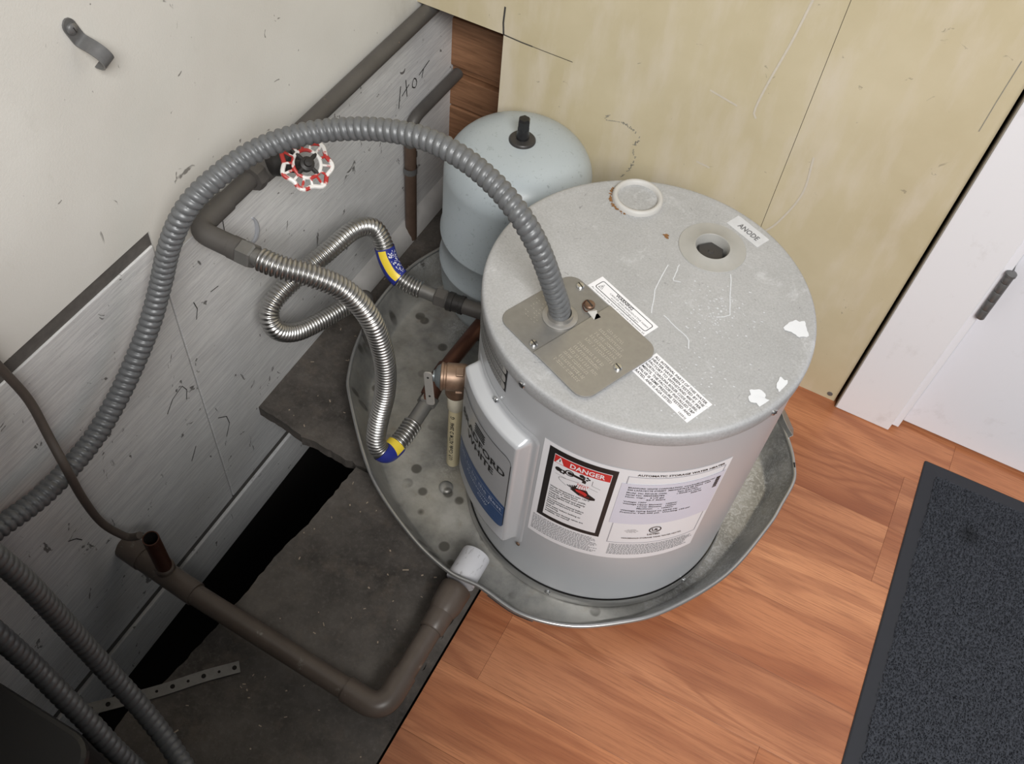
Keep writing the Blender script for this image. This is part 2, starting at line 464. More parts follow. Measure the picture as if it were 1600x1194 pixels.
for s in ([(-.4425, .4050), (-.4430, .385), (-.4445, .355), (-.446, .343)], [(-.52, .30), (-.517, .285), (-.523, .27)], [(-.61, .17), (-.595, .185), (-.575, .19), (-.57, .176), (-.575, .16)],
          [(-.535, .065), (-.52, .05), (-.518, .03), (-.53, .01)], [(-.49, .29), (-.475, .287)], [(-.60, .04), (-.585, .06)], [(-.80, .14), (-.79, .13), (-.785, .118)], [(-.745, .02), (-.74, -.01)]):
    stroke2(mk, fl, s, .0014)
for s in ([(-.80, .64), (-.79, .62), (-.77, .60), (-.75, .57)], [(-.02, .62), (.0, .585), (.004, .55)]):
    stroke2(mk, fl, s, .0022)
mk.build('paint_crack', PENCIL, wl)
mk = MB()
pts = [(-.30 + .013 * math.cos(a) - .0, .263 + .024 * math.sin(a)) for a in np.linspace(-2.4, 1.6, 14)]
mk.tube([(XW + .001, -.4005 + .012 * math.cos(a), .3215 + .020 * math.sin(a)) for a in np.linspace(-2.3, 1.0, 12)], [.0012 + .0022 * math.sin(i / 11 * math.pi) for i in range(12)], 8)
mk.build('putty_ridge', PUTTY, wl, True)
struct(MB().rings([[(XW, y, -.004), (XW + .021, y, -.004), (XW + .019, y, .010), (XW + .012, y, .024), (XW, y, .032)] for y in (-.21, .113)]).build('baseboard_left', plain('grey_moulding', (.45, .44, .43), .5, var=.2, nscale=40), None, True), 'narrow grey painted quarter round at foot of left wall', 'baseboard')

# ---- back wall
wb = struct(MB().box(-.90, 1.3, .14, .16, -.6, 2.5).build('wall_back', DARK), 'yellowed back wall with a notch showing brown boards', 'wall')
for z0, z1 in ((.347, .46), (.2575, .343), (.2415, .2535), (.1800, .2385), (.087, .1760), (-.02, .083)):
    MB().box(-.79, -.56, .117 + (.008 if z1 - z0 < .02 else 0), .139, z0, z1).build('wood_plank', BOARD, wb, bevel=.002)
MB().box(-.79, -.2155, YB, .026, .4265, 2.5).build('wall_panel', YELP, wb)
MB().box(-.6405, -.2155, YB, .026, -.012, .4265).build('wall_panel', YELP, wb)
MB().box(-.2148, -.0055, YB, .026, -.012, 2.5).build('wall_panel', YELP, wb)
MB().box(-.2156, -.2147, YB + .0012, .027, -.01, 2.5).build('panel_joint', PENCIL, wb)
MB().box(-.615, -.575, .026, .117, -.01, .425).build('wall_stud', BOARD, wb)
MB().box(-.79, -.56, .026, .117, .4305, .47).build('wall_stud', BOARD, wb)
fb = lambda x, z: (x, YB - .0005, z)
mk = MB()
stroke2(mk, fb, [(-.6413, .4691), (-.6423, .4444), (-.6405, .4265)], .0026)
stroke2(mk, fb, [(-.6405, .4265), (-.6123, .4250), (-.5950, .4250)], .0019); stroke2(mk, fb, [(-.595, .4250), (-.5776, .4247), (-.5333, .4246)], .0010)
mk.build('saw_cut', PENCIL, wb)
mk = MB()
sq = [(-.4781, .3553), (-.466, .3650), (-.4720, .3545), (-.4442, .3602), (-.4228, .3518), (-.4162, .3435), (-.4220, .3328), (-.4207, .3159), (-.4168, .3118), (-.4206, .2896), (-.4301, .2690)]
sp_ = resample(spline([(a, b, 0) for a, b in sq], 8), n=80)[0]
for i in range(len(sp_)):
    if i > 3 and random.random() < .75:
        a = random.uniform(0, 3.1); l_ = random.uniform(.001, .0032) * (.4 if i < 25 else 1)
        dx, dz = l_ * math.cos(a), l_ * math.sin(a)
        stroke2(mk, fb, [(sp_[i][0] - dx, sp_[i][1] - dz), (sp_[i][0] + dx, sp_[i][1] + dz)], .0011)
mk.build('scuff_mark', SCUFF, wb)
mk = MB()
for s in ([(-.022, .6309), (-.0228, .6017), (-.0234, .575), (-.0236, .5349)],): stroke2(mk, fb, s, .0009)
mk.build('scratch', SCUFF, wb)
mk = MB()
for s in ([(-.255, .62), (-.262, .56), (-.272, .50), (-.277, .455), (-.272, .444)], [(-.185, .42), (-.18, .36), (-.195, .30), (-.21, .27)], [(-.34, .46), (-.30, .452)], [(-.235, .27), (-.215, .262)], [(-.33, .345), (-.31, .343)]):
    P_ = resample(spline([(a, b, 0) for a, b in s], 6), n=24)[0]; stroke2(mk, fb, P_[:, :2], .0028)
mk.build('pale_scuff', PALESCUFF, wb)
mk = MB().lathe([(.0045, 0), (.0043, .0008), (0, .0010)], (-.0166, YB, .0124), (0, -1, 0), 14); mk.build('nail_head', STRAPM, wb, True)

# ---- door, casing
tr = struct(MB().box(0, .0865, 0, .03, .001, 2.2).build('trim_1', TRIMP, None, bevel=.0015), 'white painted door casing beside the yellowed wall', 'trim')
MB().box(-.0012, -.0001, .0005, .03, .001, 2.2).build('casing_edge', TRIMSIDE, tr)
struct(MB().box(.0868, .0975, .0065, .035, .010, 2.2).build('trim_2', WHITE, None, bevel=.001), 'thin white door stop strip between casing and door', 'trim')
dr = struct(MB().box(.1015, .93, .0265, .062, .007, 2.1).build('door_1', DOORP, None, bevel=.0015), 'white door with a brown hinge beside the casing', 'door')
hg = MB()
hg.build  # hinge: leaf, knuckles, pin
hz = [.283, .3005, .318, .3355, .353, .366]
leaf = MB().box(.0982, .1012, .012, .05, .281, .368).build('hinge_leaf', STRAPM, dr)
for i in range(5):
    MB().lathe([(.0001, hz[i] + .0004), (.0056, hz[i] + .0004), (.0060, hz[i] + .001), (.0060, hz[i + 1] - .001), (.0056, hz[i + 1] - .0004), (.0001, hz[i + 1] - .0004)], (.0985, .0035, 0), (0, 0, 1), 16).build('hinge_knuckle', STRAPM, dr, True)
MB().lathe([(.0001, .366), (.0072, .366), (.0070, .3695), (.004, .3715), (.0001, .372)], (.0985, .0035, 0), (0, 0, 1), 16).build('hinge_pin', STRAPM, dr, True)
struct(MB().box(.0975, .93, .03, .10, -.02, -.002).build('trim_3', LAMEDGE), 'dark threshold gap under the white door', 'threshold')

# ---- floor
fl_ = struct(MB().box(-.335, 1.3, -2.2, .115, -.03, -.0095).build('floor', LAMEDGE), 'cherry laminate plank floor beside a dirty subfloor', 'floor')
rows = [.0275 - .0985 * i for i in range(-1, 14)]
cuts = {0: [.19], 1: [.131], 2: [.131], 3: [.47], 4: [.36], 5: [.52], 6: [-.288, .064, .55], 7: [.35, .6], 8: [.33], 9: [.42]}
tones = [(1, 1, 1), (1.08, 1.06, 1.02), (.93, .90, .88), (1.04, 1.0, .96), (.97, .97, .98), (1.12, 1.14, 1.12), (.90, .84, .80)]
nt = 0
for r in range(len(rows) - 1):
    y1, y0 = rows[r], rows[r + 1]
    cs = [-.342] + sorted(cuts.get(r - 1, [random.uniform(-.2, .1), random.uniform(.2, .6)])) + [1.28]
    if r <= 1: y1 = min(y1, .112)
    for i in range(len(cs) - 1):
        g = .00012
        o = MB().box(cs[i] + (g if i else 0), cs[i + 1] - g, y0 + g, y1 - g, -.0088, 0).build('laminate_plank', LAM, fl_, bevel=.0002)
        k = tones[(r * 3 + i * 5 + (2 if r == 7 else 0)) % len(tones)]
        o.color = (*k, 1)
def rough_edge(pts, amp, step=.006):
    P, _ = resample([(a, b, 0) for a, b in pts], step=step)
    P[1:-1, :2] += rng.normal(0, amp, (len(P) - 2, 2)); return [tuple(p[:2]) for p in P]
rear = rough_edge([(-.7795, -.4566), (-.7338, -.4600), (-.6964, -.4660)], .0004) + rough_edge([(-.6940, -.4690), (-.6736, -.4645), (-.6381, -.4672), (-.607, -.4678), (-.56, -.468)], .0010)
MB().prism(rear + [(-.336, -.468), (-.336, .113), (-.7795, .113)], -.027, -.006).build('subfloor_panel', SUBF, fl_)
front = rough_edge([(-.5956, -.4715), (-.6029, -.5846), (-.6124, -.6465), (-.6167, -.7392), (-.6240, -.8013), (-.6300, -.8600), (-.6449, -.8984), (-.64, -1.0), (-.64, -2.1)], .0010, .008)
MB().prism(list(reversed(front)) + [(-.356, -.4715), (-.356, -2.1)], -.027, -.006).build('subfloor_panel', SUBF, fl_)
edge = rough_edge([(-.355, -.4715), (-.357, -.75), (-.355, -2.1)], .0012, .008)
MB().prism(list(reversed(edge)) + [(-.346, -.4715), (-.346, -2.1)][::1], -.027, -.0062).build('subfloor_strip', SUBF, fl_)
struct(MB().box(-.80, 1.3, -2.2, .14, -.62, -.60).build('trim_4', DARK), 'dark ground in the gap below the subfloor', 'crawl space')
MB().box(-.60, -.36, -2.1, .11, -.12, -.028).build('floor_joist', DARK, fl_)

# loose chips and crumbs on the subfloor
mb = MB()
for i in range(80):
    if i % 3: x, y = random.uniform(-.60, -.36), random.uniform(-.92, -.49)
    else: x, y = random.uniform(-.76, -.66), random.uniform(-.45, -.05)
    a = random.uniform(0, 6.28); L_ = random.uniform(.0006, .0022) * (2.2 if random.random() < .08 else 1); w_ = random.uniform(.0004, .0009)
    mb.obox((x, y, -.0058), (L_ * math.cos(a), L_ * math.sin(a), 0), (-w_ * math.sin(a), w_ * math.cos(a), 0), (0, 0, .0004))
tag(mb.build('debris', plain('wood_crumb', (.36, .29, .22), .8, var=.5, nscale=90)), 'tiny wood chips and crumbs scattered on the dark subfloor', 'debris', kind='stuff')

# ================================================================== DRAIN PAN
rim = [(-.0333, -.1813), (-.0243, -.209), (-.028, -.255), (-.034, -.300), (-.060, -.397), (-.112, -.484), (-.160, -.530), (-.213, -.564), (-.275, -.580), (-.337, -.573), (-.384, -.574), (-.456, -.552), (-.547, -.501),
       (-.643, -.407), (-.669, -.368), (-.690, -.312), (-.704, -.237), (-.702, -.157), (-.684, -.091), (-.648, -.030), (-.585, -.002), (-.45, .003), (-.30, .003), (-.19, .000), (-.135, -.022), (-.103, -.070), (-.0822, -.1074), (-.0626, -.1332), (-.0440, -.1600)]
RP, _ = resample(np.vstack([spline([(a, b, 0) for a, b in rim], 10, True), [[*rim[0], 0]]]), n=241)
RP = RP[:-1]
cen = np.array((-.36, -.29, 0))
nx = np.roll(RP, -1, 0) - np.roll(RP, 1, 0); nx = np.stack([-nx[:, 1], nx[:, 0], 0 * nx[:, 0]], 1); nx /= np.linalg.norm(nx, axis=1)[:, None]
if ((RP + nx * .01 - cen) ** 2).sum() > ((RP - nx * .01 - cen) ** 2).sum(): nx = -nx
for _ in range(10): nx = (np.roll(nx, 1, 0) + 2 * nx + np.roll(nx, -1, 0)) / 4
pan = thing('drain_pan', 'round galvanized drain pan with a dented rim under the water heater', 'drain pan', (-.36, -.29, .001))
ring = lambda d, z: [tuple(p + q * d + np.array((0, 0, z))) for p, q in zip(RP, nx)]
zr = .060
mb = MB(); mb.rings([ring(.0, zr), ring(.020, .016), ring(.024, .006), ring(.028, .0035), ring(.06, .003), ring(.11, .003), ring(.18, .003)], True, False, True)
mb.rings([ring(.0, zr), ring(-.0015, zr), ring(.018, .015), ring(.0222, .004), ring(.027, .001), ring(.10, .001)], True, False, False)
mb.build('pan_body', PAN, pan, True, angle=50)
mb = MB(); path = ring(-.0008, zr); mb.tube(path + path[:2], .0029, 10, False); mb.build('rolled_rim', PANEDGE, pan, True)
mb = MB()
tl = [(-.0801, -.1031), (-.0696, -.1196), (-.0584, -.1328), (-.0486, -.1414)]; tr_ = [(-.0782, -.0870), (-.0675, -.0990), (-.0590, -.1095), (-.0505, -.1200)]
mb.rings([[(*a, .0690), (*b, .0560), (b[0], b[1], .0548), (a[0], a[1], .0678)] for a, b in zip(tl, tr_)])
mb.rings([[(*a, .0690), (a[0] - .0012, a[1], .0690), (a[0] - .006, a[1] - .002, .0585), (a[0] - .005, a[1] - .002, .0585)] for a in tl])
mb.build('folded_tab', PANEDGE, pan)
i0 = int(np.argmin(((RP[:, :2] - np.array((-.325, -.575))) ** 2).sum(1))); i1 = int(np.argmin(((RP[:, :2] - np.array((-.255, -.577))) ** 2).sum(1)))
idx = range(min(i0, i1), max(i0, i1) + 1)
mb = MB(); mb.rings([[tuple(RP[i] + nx[i] * (-.0030 + .020 * f_) + np.array((0, 0, zr - .006 - .040 * f_))) for i in idx] for f_ in (0, 1)], False, False, False)
stk = mb.build('pan_sticker', PAPER, pan)
mb = MB()
ii = list(idx); ii = ii if RP[ii[0]][0] < RP[ii[-1]][0] else ii[::-1]
for k0, k1 in ((0, 3), (4, 6), (7, 9)):
    seg_ = ii[k0:k1 + 1]
    mb.rings([[tuple(RP[i] + nx[i] * (-.0036 + .020 * f_) + np.array((0, 0, zr - .006 - .040 * f_))) for i in seg_] for f_ in (.15, .4)], False, False, False)
mb.build('printed_bar', INK, stk)
mb = MB().lathe([(.009, 0), (.0105, .002), (.009, .004), (.006, .005), (0, .005)], (-.462, -.440, .003), (0, 0, 1), 20); mb.build('pan_dimple', PAN, pan, True)

# ================================================================== WATER HEATER
HX, HY = -.2758, -.3286; HR = .185
heat = thing('water_heater', 'short silver electric water heater with warning labels standing in the drain pan', 'water heater', (HX, HY, .0045))
Hl = lambda x, y, z: (HX + x, HY + y, z)
MB().lathe([(.150, .0050), (.188, .0050), (.1884, .008), (.1884, .020), (.1868, .0225)], (HX, HY, 0), (0, 0, 1), 128, cap0=True).build('base_ring', PANEDGE, heat, True)
MB().lathe([(.1862, .0205), (.1862, .0245)], (HX, HY, 0), (0, 0, 1), 128).build('base_gasket', IRON, heat, True)
MB().lathe([(HR - .003, .022), (HR, .0245), (HR, .418)], (HX, HY, 0), (0, 0, 1), 160).build('jacket', JACKET, heat, True)
mb = MB().lathe([(HR + .0002, .4098), (HR + .0018, .4100), (HR + .0023, .4112), (HR + .0023, .4245), (HR + .0016, .4275), (HR - .0002, .4292), (HR - .003, .4297), (HR - .010, .4291), (HR - .012, .4290)], (HX, HY, 0), (0, 0, 1), 160)
from mathutils.geometry import delaunay_2d_cdt
AX_, AY_, AH = .0347, .1062, .0200
cv = [Vector(((HR - .012) * math.cos(2 * math.pi * k / 160 + .0), (HR - .012) * math.sin(2 * math.pi * k / 160))) for k in range(160)]
cv += [Vector((AX_ + AH * math.cos(2 * math.pi * k / 48), AY_ + AH * math.sin(2 * math.pi * k / 48))) for k in range(48)]
ce_ = [(k, (k + 1) % 160) for k in range(160)] + [(160 + k, 160 + (k + 1) % 48) for k in range(48)]
tv, _, tf, *_r = delaunay_2d_cdt(cv, ce_, [], 0, 1e-6)
tf = [f_ for f_ in tf if math.hypot(sum(tv[q][0] for q in f_) / 3 - AX_, sum(tv[q][1] for q in f_) / 3 - AY_) > AH * .995]
mb.add([(HX + p[0], HY + p[1], .4290) for p in tv], tf)
mb.build('lid', LID, heat, True, angle=50)
ZL = .4290
def screw(o, ax, r=.0042, h=.0025, parent=heat, slot_dir=None, mat=ZINC):
    o = np.array(o, float); a = np.array(ax, float); a /= np.linalg.norm(a)
    s = MB().lathe([(r, 0), (r, h * .55), (r * .8, h * .9), (r * .35, h), (0, h)], o, a, 16).build('screw', mat, parent, True)
    u = np.cross(a, (.3, .5, .81)); u /= np.linalg.norm(u); w = np.cross(a, u)
    MB().obox(o + a * (h + .00005), u * r * .85, w * r * .13, a * .00012).build('screw_slot', IRON, s)
    return s
def cyl(a, z, d=0): return (HX + (HR + d) * math.cos(math.radians(a)), HY + (HR + d) * math.sin(math.radians(a)), z)
def rad(a): return (math.cos(math.radians(a)), math.sin(math.radians(a)), 0)
for a, z, d in ((-111.6, .4165, .0022), (-22.6, .4185, .0022), (67, .417, .0022), (157, .417, .0022), (-85.5, .0155, .0032), (-25, .016, .0032)):
    screw(cyl(a, z, d), rad(a), .0042, .0028)
# lid frame: u along label text, v away from it
th = math.radians(-23); cu_, su_ = math.cos(th), math.sin(th)
def lid(u, v, h=0): return (HX + u * cu_ - v * su_, HY + u * su_ + v * cu_, ZL + h)
def lidprism(mb, pts, h0, h1):
    n = len(pts); mb.rings([[lid(u, v, h0) for u, v in pts], [lid(u, v, h1) for u, v in pts]])
# wiring cover: two stamped pieces
def plate(u0, u1, v0, v1, rl, rr, h0, h1, name):
    pts = []
    for cx, cy, a, r in ((u1, v1, 0, rr), (u0, v1, 90, rl), (u0, v0, 180, rl), (u1, v0, 270, rr)):
        sx = -1 if cx == u1 else 1; sy = -1 if cy == v1 else 1
        for i in range(7):
            q = math.radians(a + 15 * i); pts.append((cx + sx * r + r * math.cos(q), cy + sy * r + r * math.sin(q)))
    mb = MB(); lidprism(mb, pts, h0, h1); return mb.build(name, PLATE, heat, bevel=.0006)
pA = plate(-.0745, -.0115, -.1600, -.0500, .016, .0006, .0002, .0018, 'conduit_plate')
pA.data.materials[0] = plain('dull_steel', (.27, .265, .255), .45, .6, var=.15, nscale=120)
pB = plate(-.0130, .0660, -.1600, -.0500, .0006, .016, .0019, .0040, 'wiring_cover')
mb = MB()
for i, s in enumerate(['WARNING', 'REMOVE BOTH COVERS BEFORE', 'RESETTING THERMOSTAT', 'OR REPLACING ELEMENT', 'TURN OFF SUPPLY']):
    pass
for row in range(11):
    v_ = -.076 - row * .0068 - (.003 if row > 4 else 0); u_ = .006 if row else .012
    end = .052 - rng.uniform(0, .012) if row else .036
    while u_ < end:
        w_ = rng.uniform(.0010, .0021)
        for q in range(2):
            c0 = lid(u_ + w_ * .5 + rng.uniform(-.0004, .0004), v_ + (q * 2 - 1) * .0011, .0041); k = rng.uniform(-.5, .5) + (1.57 if rng.random() < .5 else 0)
            d_ = np.array((math.cos(th + k), math.sin(th + k), 0)); e_ = np.array((-d_[1], d_[0], 0))
            mb.obox(c0, d_ * .0011, e_ * .00032, (0, 0, .00025))
        u_ += w_ + .0010
        if rng.random() < .16: u_ += .0016
mb.build('embossed_lettering', plain('embossed_bright', (.62, .60, .57), .35, .8), pB)
mb = MB()
for row in range(9):
    v_ = -.132 + row * .004
    for k in range(6):
        u_ = -.068 + k * .0045 + rng.uniform(-.001, .001)
        if rng.random() < .6: mb.obox(lid(u_, v_, .00185), (.0009, -.0004, 0), (.0001, .0003, 0), (0, 0, .0001))
mb.build('embossed_lettering', plain('embossed_dull', (.46, .445, .42), .45, .7), pA)
for u_, v_, h_ in ((-.0536, -.0572, .0018), (-.0217, -.1520, .0018), (.0550, -.1020, .0040)): screw(lid(u_, v_, h_), (0, 0, 1), .0046, .003)
screw(lid(-.0270, -.0675, .0018), (0, 0, 1), .0062, .004, mat=BRASS)
mb = MB(); lidprism(mb, [(-.0205, -.0765), (-.0075, -.0785), (-.0060, -.0700), (-.0190, -.0680)], .0033, .0040)
mb.add([lid(-.0205, -.0765, .004), lid(-.0075, -.0785, .004), lid(-.0130, -.0700, .0085), lid(-.0190, -.0680, .004)], [(0, 1, 2), (0, 2, 3)]); mb.build('bent_tab', plain('bright_tab', (.62, .61, .59), .4, .2), heat)
mb = MB().tube(spline([lid(-.0270, -.0630, .003), lid(-.0330, -.0660, .004), lid(-.0310, -.0740, .004), lid(-.0230, -.0780, .004), lid(-.020, -.0745, .003)], 6), .0007, 6); mb.build('ground_wire', COPPER, heat, True)
# conduit connector collar
cc = lid(-.0339, -.1045)
MB().lathe([(.0195, .0019), (.0195, .0034), (.0180, .0042), (.0142, .0048), (.0142, .010), (.0120, .010)], (cc[0], cc[1], ZL), (0, 0, 1), 40).build('conduit_collar', PLATE, heat, True)
# plugged port with raised white ring
rc = (HX - .0729, HY + .1340, ZL)
MB().lathe([(.0310, 0), (.0306, .0040), (.0290, .0062), (.0268, .0064), (.0248, .0052), (.0240, .0006)], rc, (0, 0, 1), 48).build('port_ring', plain('port_plastic', (.50, .49, .47), .5, var=.06), heat, True, angle=60)
MB().lathe([(.0242, .0008), (.018, .0006), (0, .0006)], rc, (0, 0, 1), 48).build('port_plug', LID, heat, True)
mb = MB()
for i in range(60):
    a = math.radians(random.gauss(215, 24)); r_ = .0318 + abs(random.gauss(0, .0013)); s_ = random.uniform(.0005, .0016)
    mb.poly([(x, y, ZL + .0003 + i * 2e-6) for x, y in blob(rc[0] + r_ * math.cos(a), rc[1] + r_ * math.sin(a), s_, s_, 9, .4, i)])
mb.build('rust_crumbs', RUST, heat)['kind'] = 'stuff'
mb = MB(); mb.poly([(x, y, ZL + .0003) for x, y in blob(HX - .019, HY + .0945, .0040, .0030, 16, .5, 5)]); mb.build('rust_spot', RUST, heat)
# anode port
ac = (HX + .0347, HY + .1062, ZL)
MB().lathe([(.0400, .0001), (.0395, .0011), (.0225, .0013), (.0212, .0024), (.0204, .0024), (.0198, .0016), (.0197, -.024)], ac, (0, 0, 1), 56).build('anode_plate', plain('anode_washer', (.40, .395, .375), .55, .2, var=.1), heat, True, angle=50)
o = MB().lathe([(.0200, -.022), (0.0001, -.022)], ac, (0, 0, 1), 40).build('anode_well', IRON, heat)
MB().lathe([(.0168, -.0215), (.0168, -.0085), (.0158, -.0070), (.004, -.0068), (.003, -.0058), (0, -.0056)], ac, (0, 0, 1), 6, a0=.3).build('anode_bolt', DGREY, heat)
# lid labels
def lid_label(name, u0, u1, v0, v1):
    mb = MB(); lidprism(mb, [(u0, v0), (u1, v0), (u1, v1), (u0, v1)], .00015, .0004); return mb.build(name, PAPER, heat)
fnl = lambda u, v: lid(u, v, .00055)
l1 = lid_label('anode_label', -.0280, .0215, .1555, .1770); l1.data.materials[0] = plain('worn_paper', (.56, .57, .59), .5, var=.12, nscale=120)
mb = MB(); put_text(mb, 'ANODE', fnl, -.0015, .1622, .0076, width=.0305, bold=True); mb.build('printed_text', GREYINK, l1)
l2 = lid_label('warning_label', -.0510, .0390, -.0480, -.0255)
mb = MB()
oo = rrect(-.0455, .0355, -.0425, -.0290, .0028); ii_ = rrect(-.0447, .0347, -.0417, -.0298, .0022)
n_ = len(oo)
mb.add([fnl(*p) for p in oo] + [fnl(*p) for p in ii_], [(i, (i + 1) % n_, (i + 1) % n_ + n_, i + n_) for i in range(n_)])
put_text(mb, 'WARNING', fnl, -.0080, -.0335, .0036, width=.026, bold=True)
put_text(mb, 'CANCER AND REPRODUCTIVE HARM', fnl, .0030, -.0370, .0021, width=.060)
put_text(mb, 'www.P65Warnings.ca.gov', fnl, .0000, -.0403, .0020, width=.044)
put_text(mb, 'As required by the State of California Proposition 65', fnl, -.0050, -.0462, .0020, width=.084)
stroke2(mb, fnl, [(-.0425, -.0395), (-.0372, -.0395), (-.0398, -.0325), (-.0425, -.0395)], .0006); stroke2(mb, fnl, [(-.0398, -.0383), (-.0398, -.0352)], .0007)
mb.build('printed_text', INK, l2)
l3 = lid_label('certification_label', .0635, .1460, -.0900, -.0525)
mb = MB()
for i, (s, w_) in enumerate((('ALL INTERNAL PARTS OF THIS WATER', .076), ('HEATER HAVE BEEN TESTED BY THE', .076), ('FACTORY TO WITHSTAND 400°F. PER', .076), ('NORTH CAROLINA BOILER CODE REQUIRE-', .076), ('MENTS. THE FACTORY INSTALLED T&P', .076), ('VALVE IS ASME PRESSURE TESTED AND', .076))):
    put_text(mb, s, fnl, .0662, -.0581 - i * .0049, .0031, width=w_, align='LEFT', bold=True)
put_text(mb, 'RATED, AND IS AGA LISTED', fnl, .0662, -.0875, .0031, width=.053, align='LEFT', bold=True)
put_text(mb, '12251J', fnl, .1365, -.0887, .0022, width=.010, bold=True)
mb.build('printed_text', INK, l3)
# scuffs and bare spots on the lid
for s in ([(-.0003, .0525), (.0020, .0110), (.0120, -.0250)], [(.0110, .0600), (.0140, .0330), (.0230, .0360)], [(.0680, .0770), (.0890, .0170), (.0760, .0080)], [(.025, -.02), (.045, -.03), (.06, -.036), (.066, -.05)]):
    mb = MB(); stroke2(mb, lambda x, y: (HX + x, HY + y, ZL + .0004), resample([(a, b, 0) for a, b in s], n=10)[0][:, :2] + rng.normal(0, .0003, (10, 2)), .0012)
    mb.build('chalky_scuff', CHALK, heat)
mb = MB()
for i in range(170):
    x, y = (random.gauss(.075, .022), random.gauss(.015, .018)) if i % 3 else (random.gauss(.10, .03), random.gauss(-.09, .03))
    if math.hypot(x, y) > .17: continue
    a = random.uniform(0, 3.1); k = random.uniform(.0005, .0016)
    mb.poly([(p, q, ZL + .0004 + i * 1e-6) for p, q in blob(HX + x, HY + y, k, random.uniform(.0003, .0008), 8, .3, i)])
mb.build('chalky_specks', CHALK, heat)['kind'] = 'stuff'
for cx, cy, rx, ry, sd in ((.1600, .0400, .0110, .0130, 3), (.1540, -.0730, .0120, .0100, 9), (.1690, -.0430, .0050, .0100, 4)):
    pts = [(x, y) for x, y in blob(cx, cy, rx, ry, 30, .3, sd)]
    pts = [(x * min(1, .1780 / math.hypot(x, y)), y * min(1, .1780 / math.hypot(x, y))) for x, y in pts]
    mb = MB(); mb.poly([(HX + x, HY + y, ZL + .0008) for x, y in pts]); mb.build('peeled_patch', CHIP, heat)

# access cover on the jacket
A0, A1, Z0, Z1 = -147.0, -101.2, .090, .3455
def sdr(x, y, hx, hy, r):
    qx, qy = abs(x) - hx + r, abs(y) - hy + r
    return min(max(qx, qy), 0) + math.hypot(max(qx, 0), max(qy, 0)) - r
hw = math.radians(A1 - A0) / 2 * HR; hh = (Z1 - Z0) / 2
mb = MB(); rows_ = []
for j in range(91):
    z = Z0 + (Z1 - Z0) * j / 90; r_ = []
    for i in range(73):
        a = A0 + (A1 - A0) * i / 72
        x = (i / 72 * 2 - 1) * hw; y = (j / 90 * 2 - 1) * hh
        d = -sdr(x, y, hw, hh, .018)
        if d < .0002: h_ = .0002
        else:
            k = min(1, max(0, (d - .0085) / .0085)); k = k * k * (3 - 2 * k); h_ = .0014 + .0175 * k
        r_.append(cyl(a, z, h_))
    rows_.append(r_)
mb.rings(rows_, False, False, False)
cov = mb.build('access_cover', JACKET, heat, True, angle=70)
AD = .0194
cw = lambda x, z: cyl(-124.1 + math.degrees(x / (HR + AD)), z, AD)       # x metres along the cover face
lx = .0608
def wrap_poly(mb, pts, fn):  # strips between left and right boundary at many x
    mb.add([fn(*p) for p in pts], [tuple(range(len(pts)))])
def strip_between(mb, fn, xs, lo, hi):
    k = len(xs); mb.add([fn(x, lo(x)) for x in xs] + [fn(x, hi(x)) for x in xs], [(i, i + 1, i + 1 + k, i + k) for i in range(k - 1)])
rr_ = .012
def lab_top(x): q = abs(x) - (lx - rr_); return .3010 - (rr_ - math.sqrt(max(0, rr_ * rr_ - max(0, q) ** 2)) if q > 0 else 0)
def lab_bot(x): q = abs(x) - (lx - rr_); return .1360 + (rr_ - math.sqrt(max(0, rr_ * rr_ - max(0, q) ** 2)) if q > 0 else 0)
xs = np.linspace(-lx, lx, 61)
mb = MB(); strip_between(mb, cw, xs, lab_bot, lab_top); lb = mb.build('maker_label', SILVERLBL, cov, True)
wave = lambda x: .1985 - 2.2 * (x - .005) ** 2
cw2 = lambda x, z: cyl(-124.1 + math.degrees(x / (HR + AD)), z, AD + .0003)
mb = MB(); strip_between(mb, cw2, xs, lambda x: lab_bot(x) + .001, wave); mb.build('blue_band', BLUEINK, cov, True)
cw3 = lambda x, z: cyl(-124.1 + math.degrees(x / (HR + AD)), z, AD + .0006)
mb = MB()
put_text(mb, 'BRADFORD', cw3, .000, .2540, .0125, width=.106, bold=True)
put_text(mb, 'WHITE', cw3, .0010, .2350, .0125, width=.066, bold=True)
for k in range(4):
    z_ = .2712 + k * .0048
    mb.add([cw3(-.013 + .0 * k, z_), cw3(.011, z_), cw3(.013, z_ + .0032), cw3(-.011, z_ + .0032)], [(0, 1, 2, 3)])
strip_between(mb, cw3, xs, lambda x: lab_top(x) - .0012, lab_top)
mb.add([cw3(lx - .001, .149), cw3(lx, .149), cw3(lx, .289), cw3(lx - .001, .289)], [(0, 1, 2, 3)])
mb.build('printed_text', INK, cov)
mb = MB()
put_text(mb, 'Built to be the Best', cw3, -.001, .1765, .0075, width=.112)
put_text(mb, 'Professional', cw3, .004, .1630, .0058, width=.058, shear=.2)
put_text(mb, 'Only', cw3, .018, .1530, .0058, width=.022, shear=.2)
strip_between(mb, cw3, np.linspace(-.058, .058, 30), lambda x: .1885 - .6 * x * x, lambda x: .1891 - .6 * x * x)
strip_between(mb, cw3, np.linspace(-.058, .058, 30), lambda x: .1720 - .6 * x * x, lambda x: .1725 - .6 * x * x)
mb.build('printed_text', plain('pale_ink', (.55, .60, .70), .4), cov)
screw(cyl(-124.2, .3390, .0016), rad(-124.2), .0042, .003, cov)
screw(cyl(-102.4, .094, .0016), rad(-102.4), .003, .002, cov, mat=BRASS)

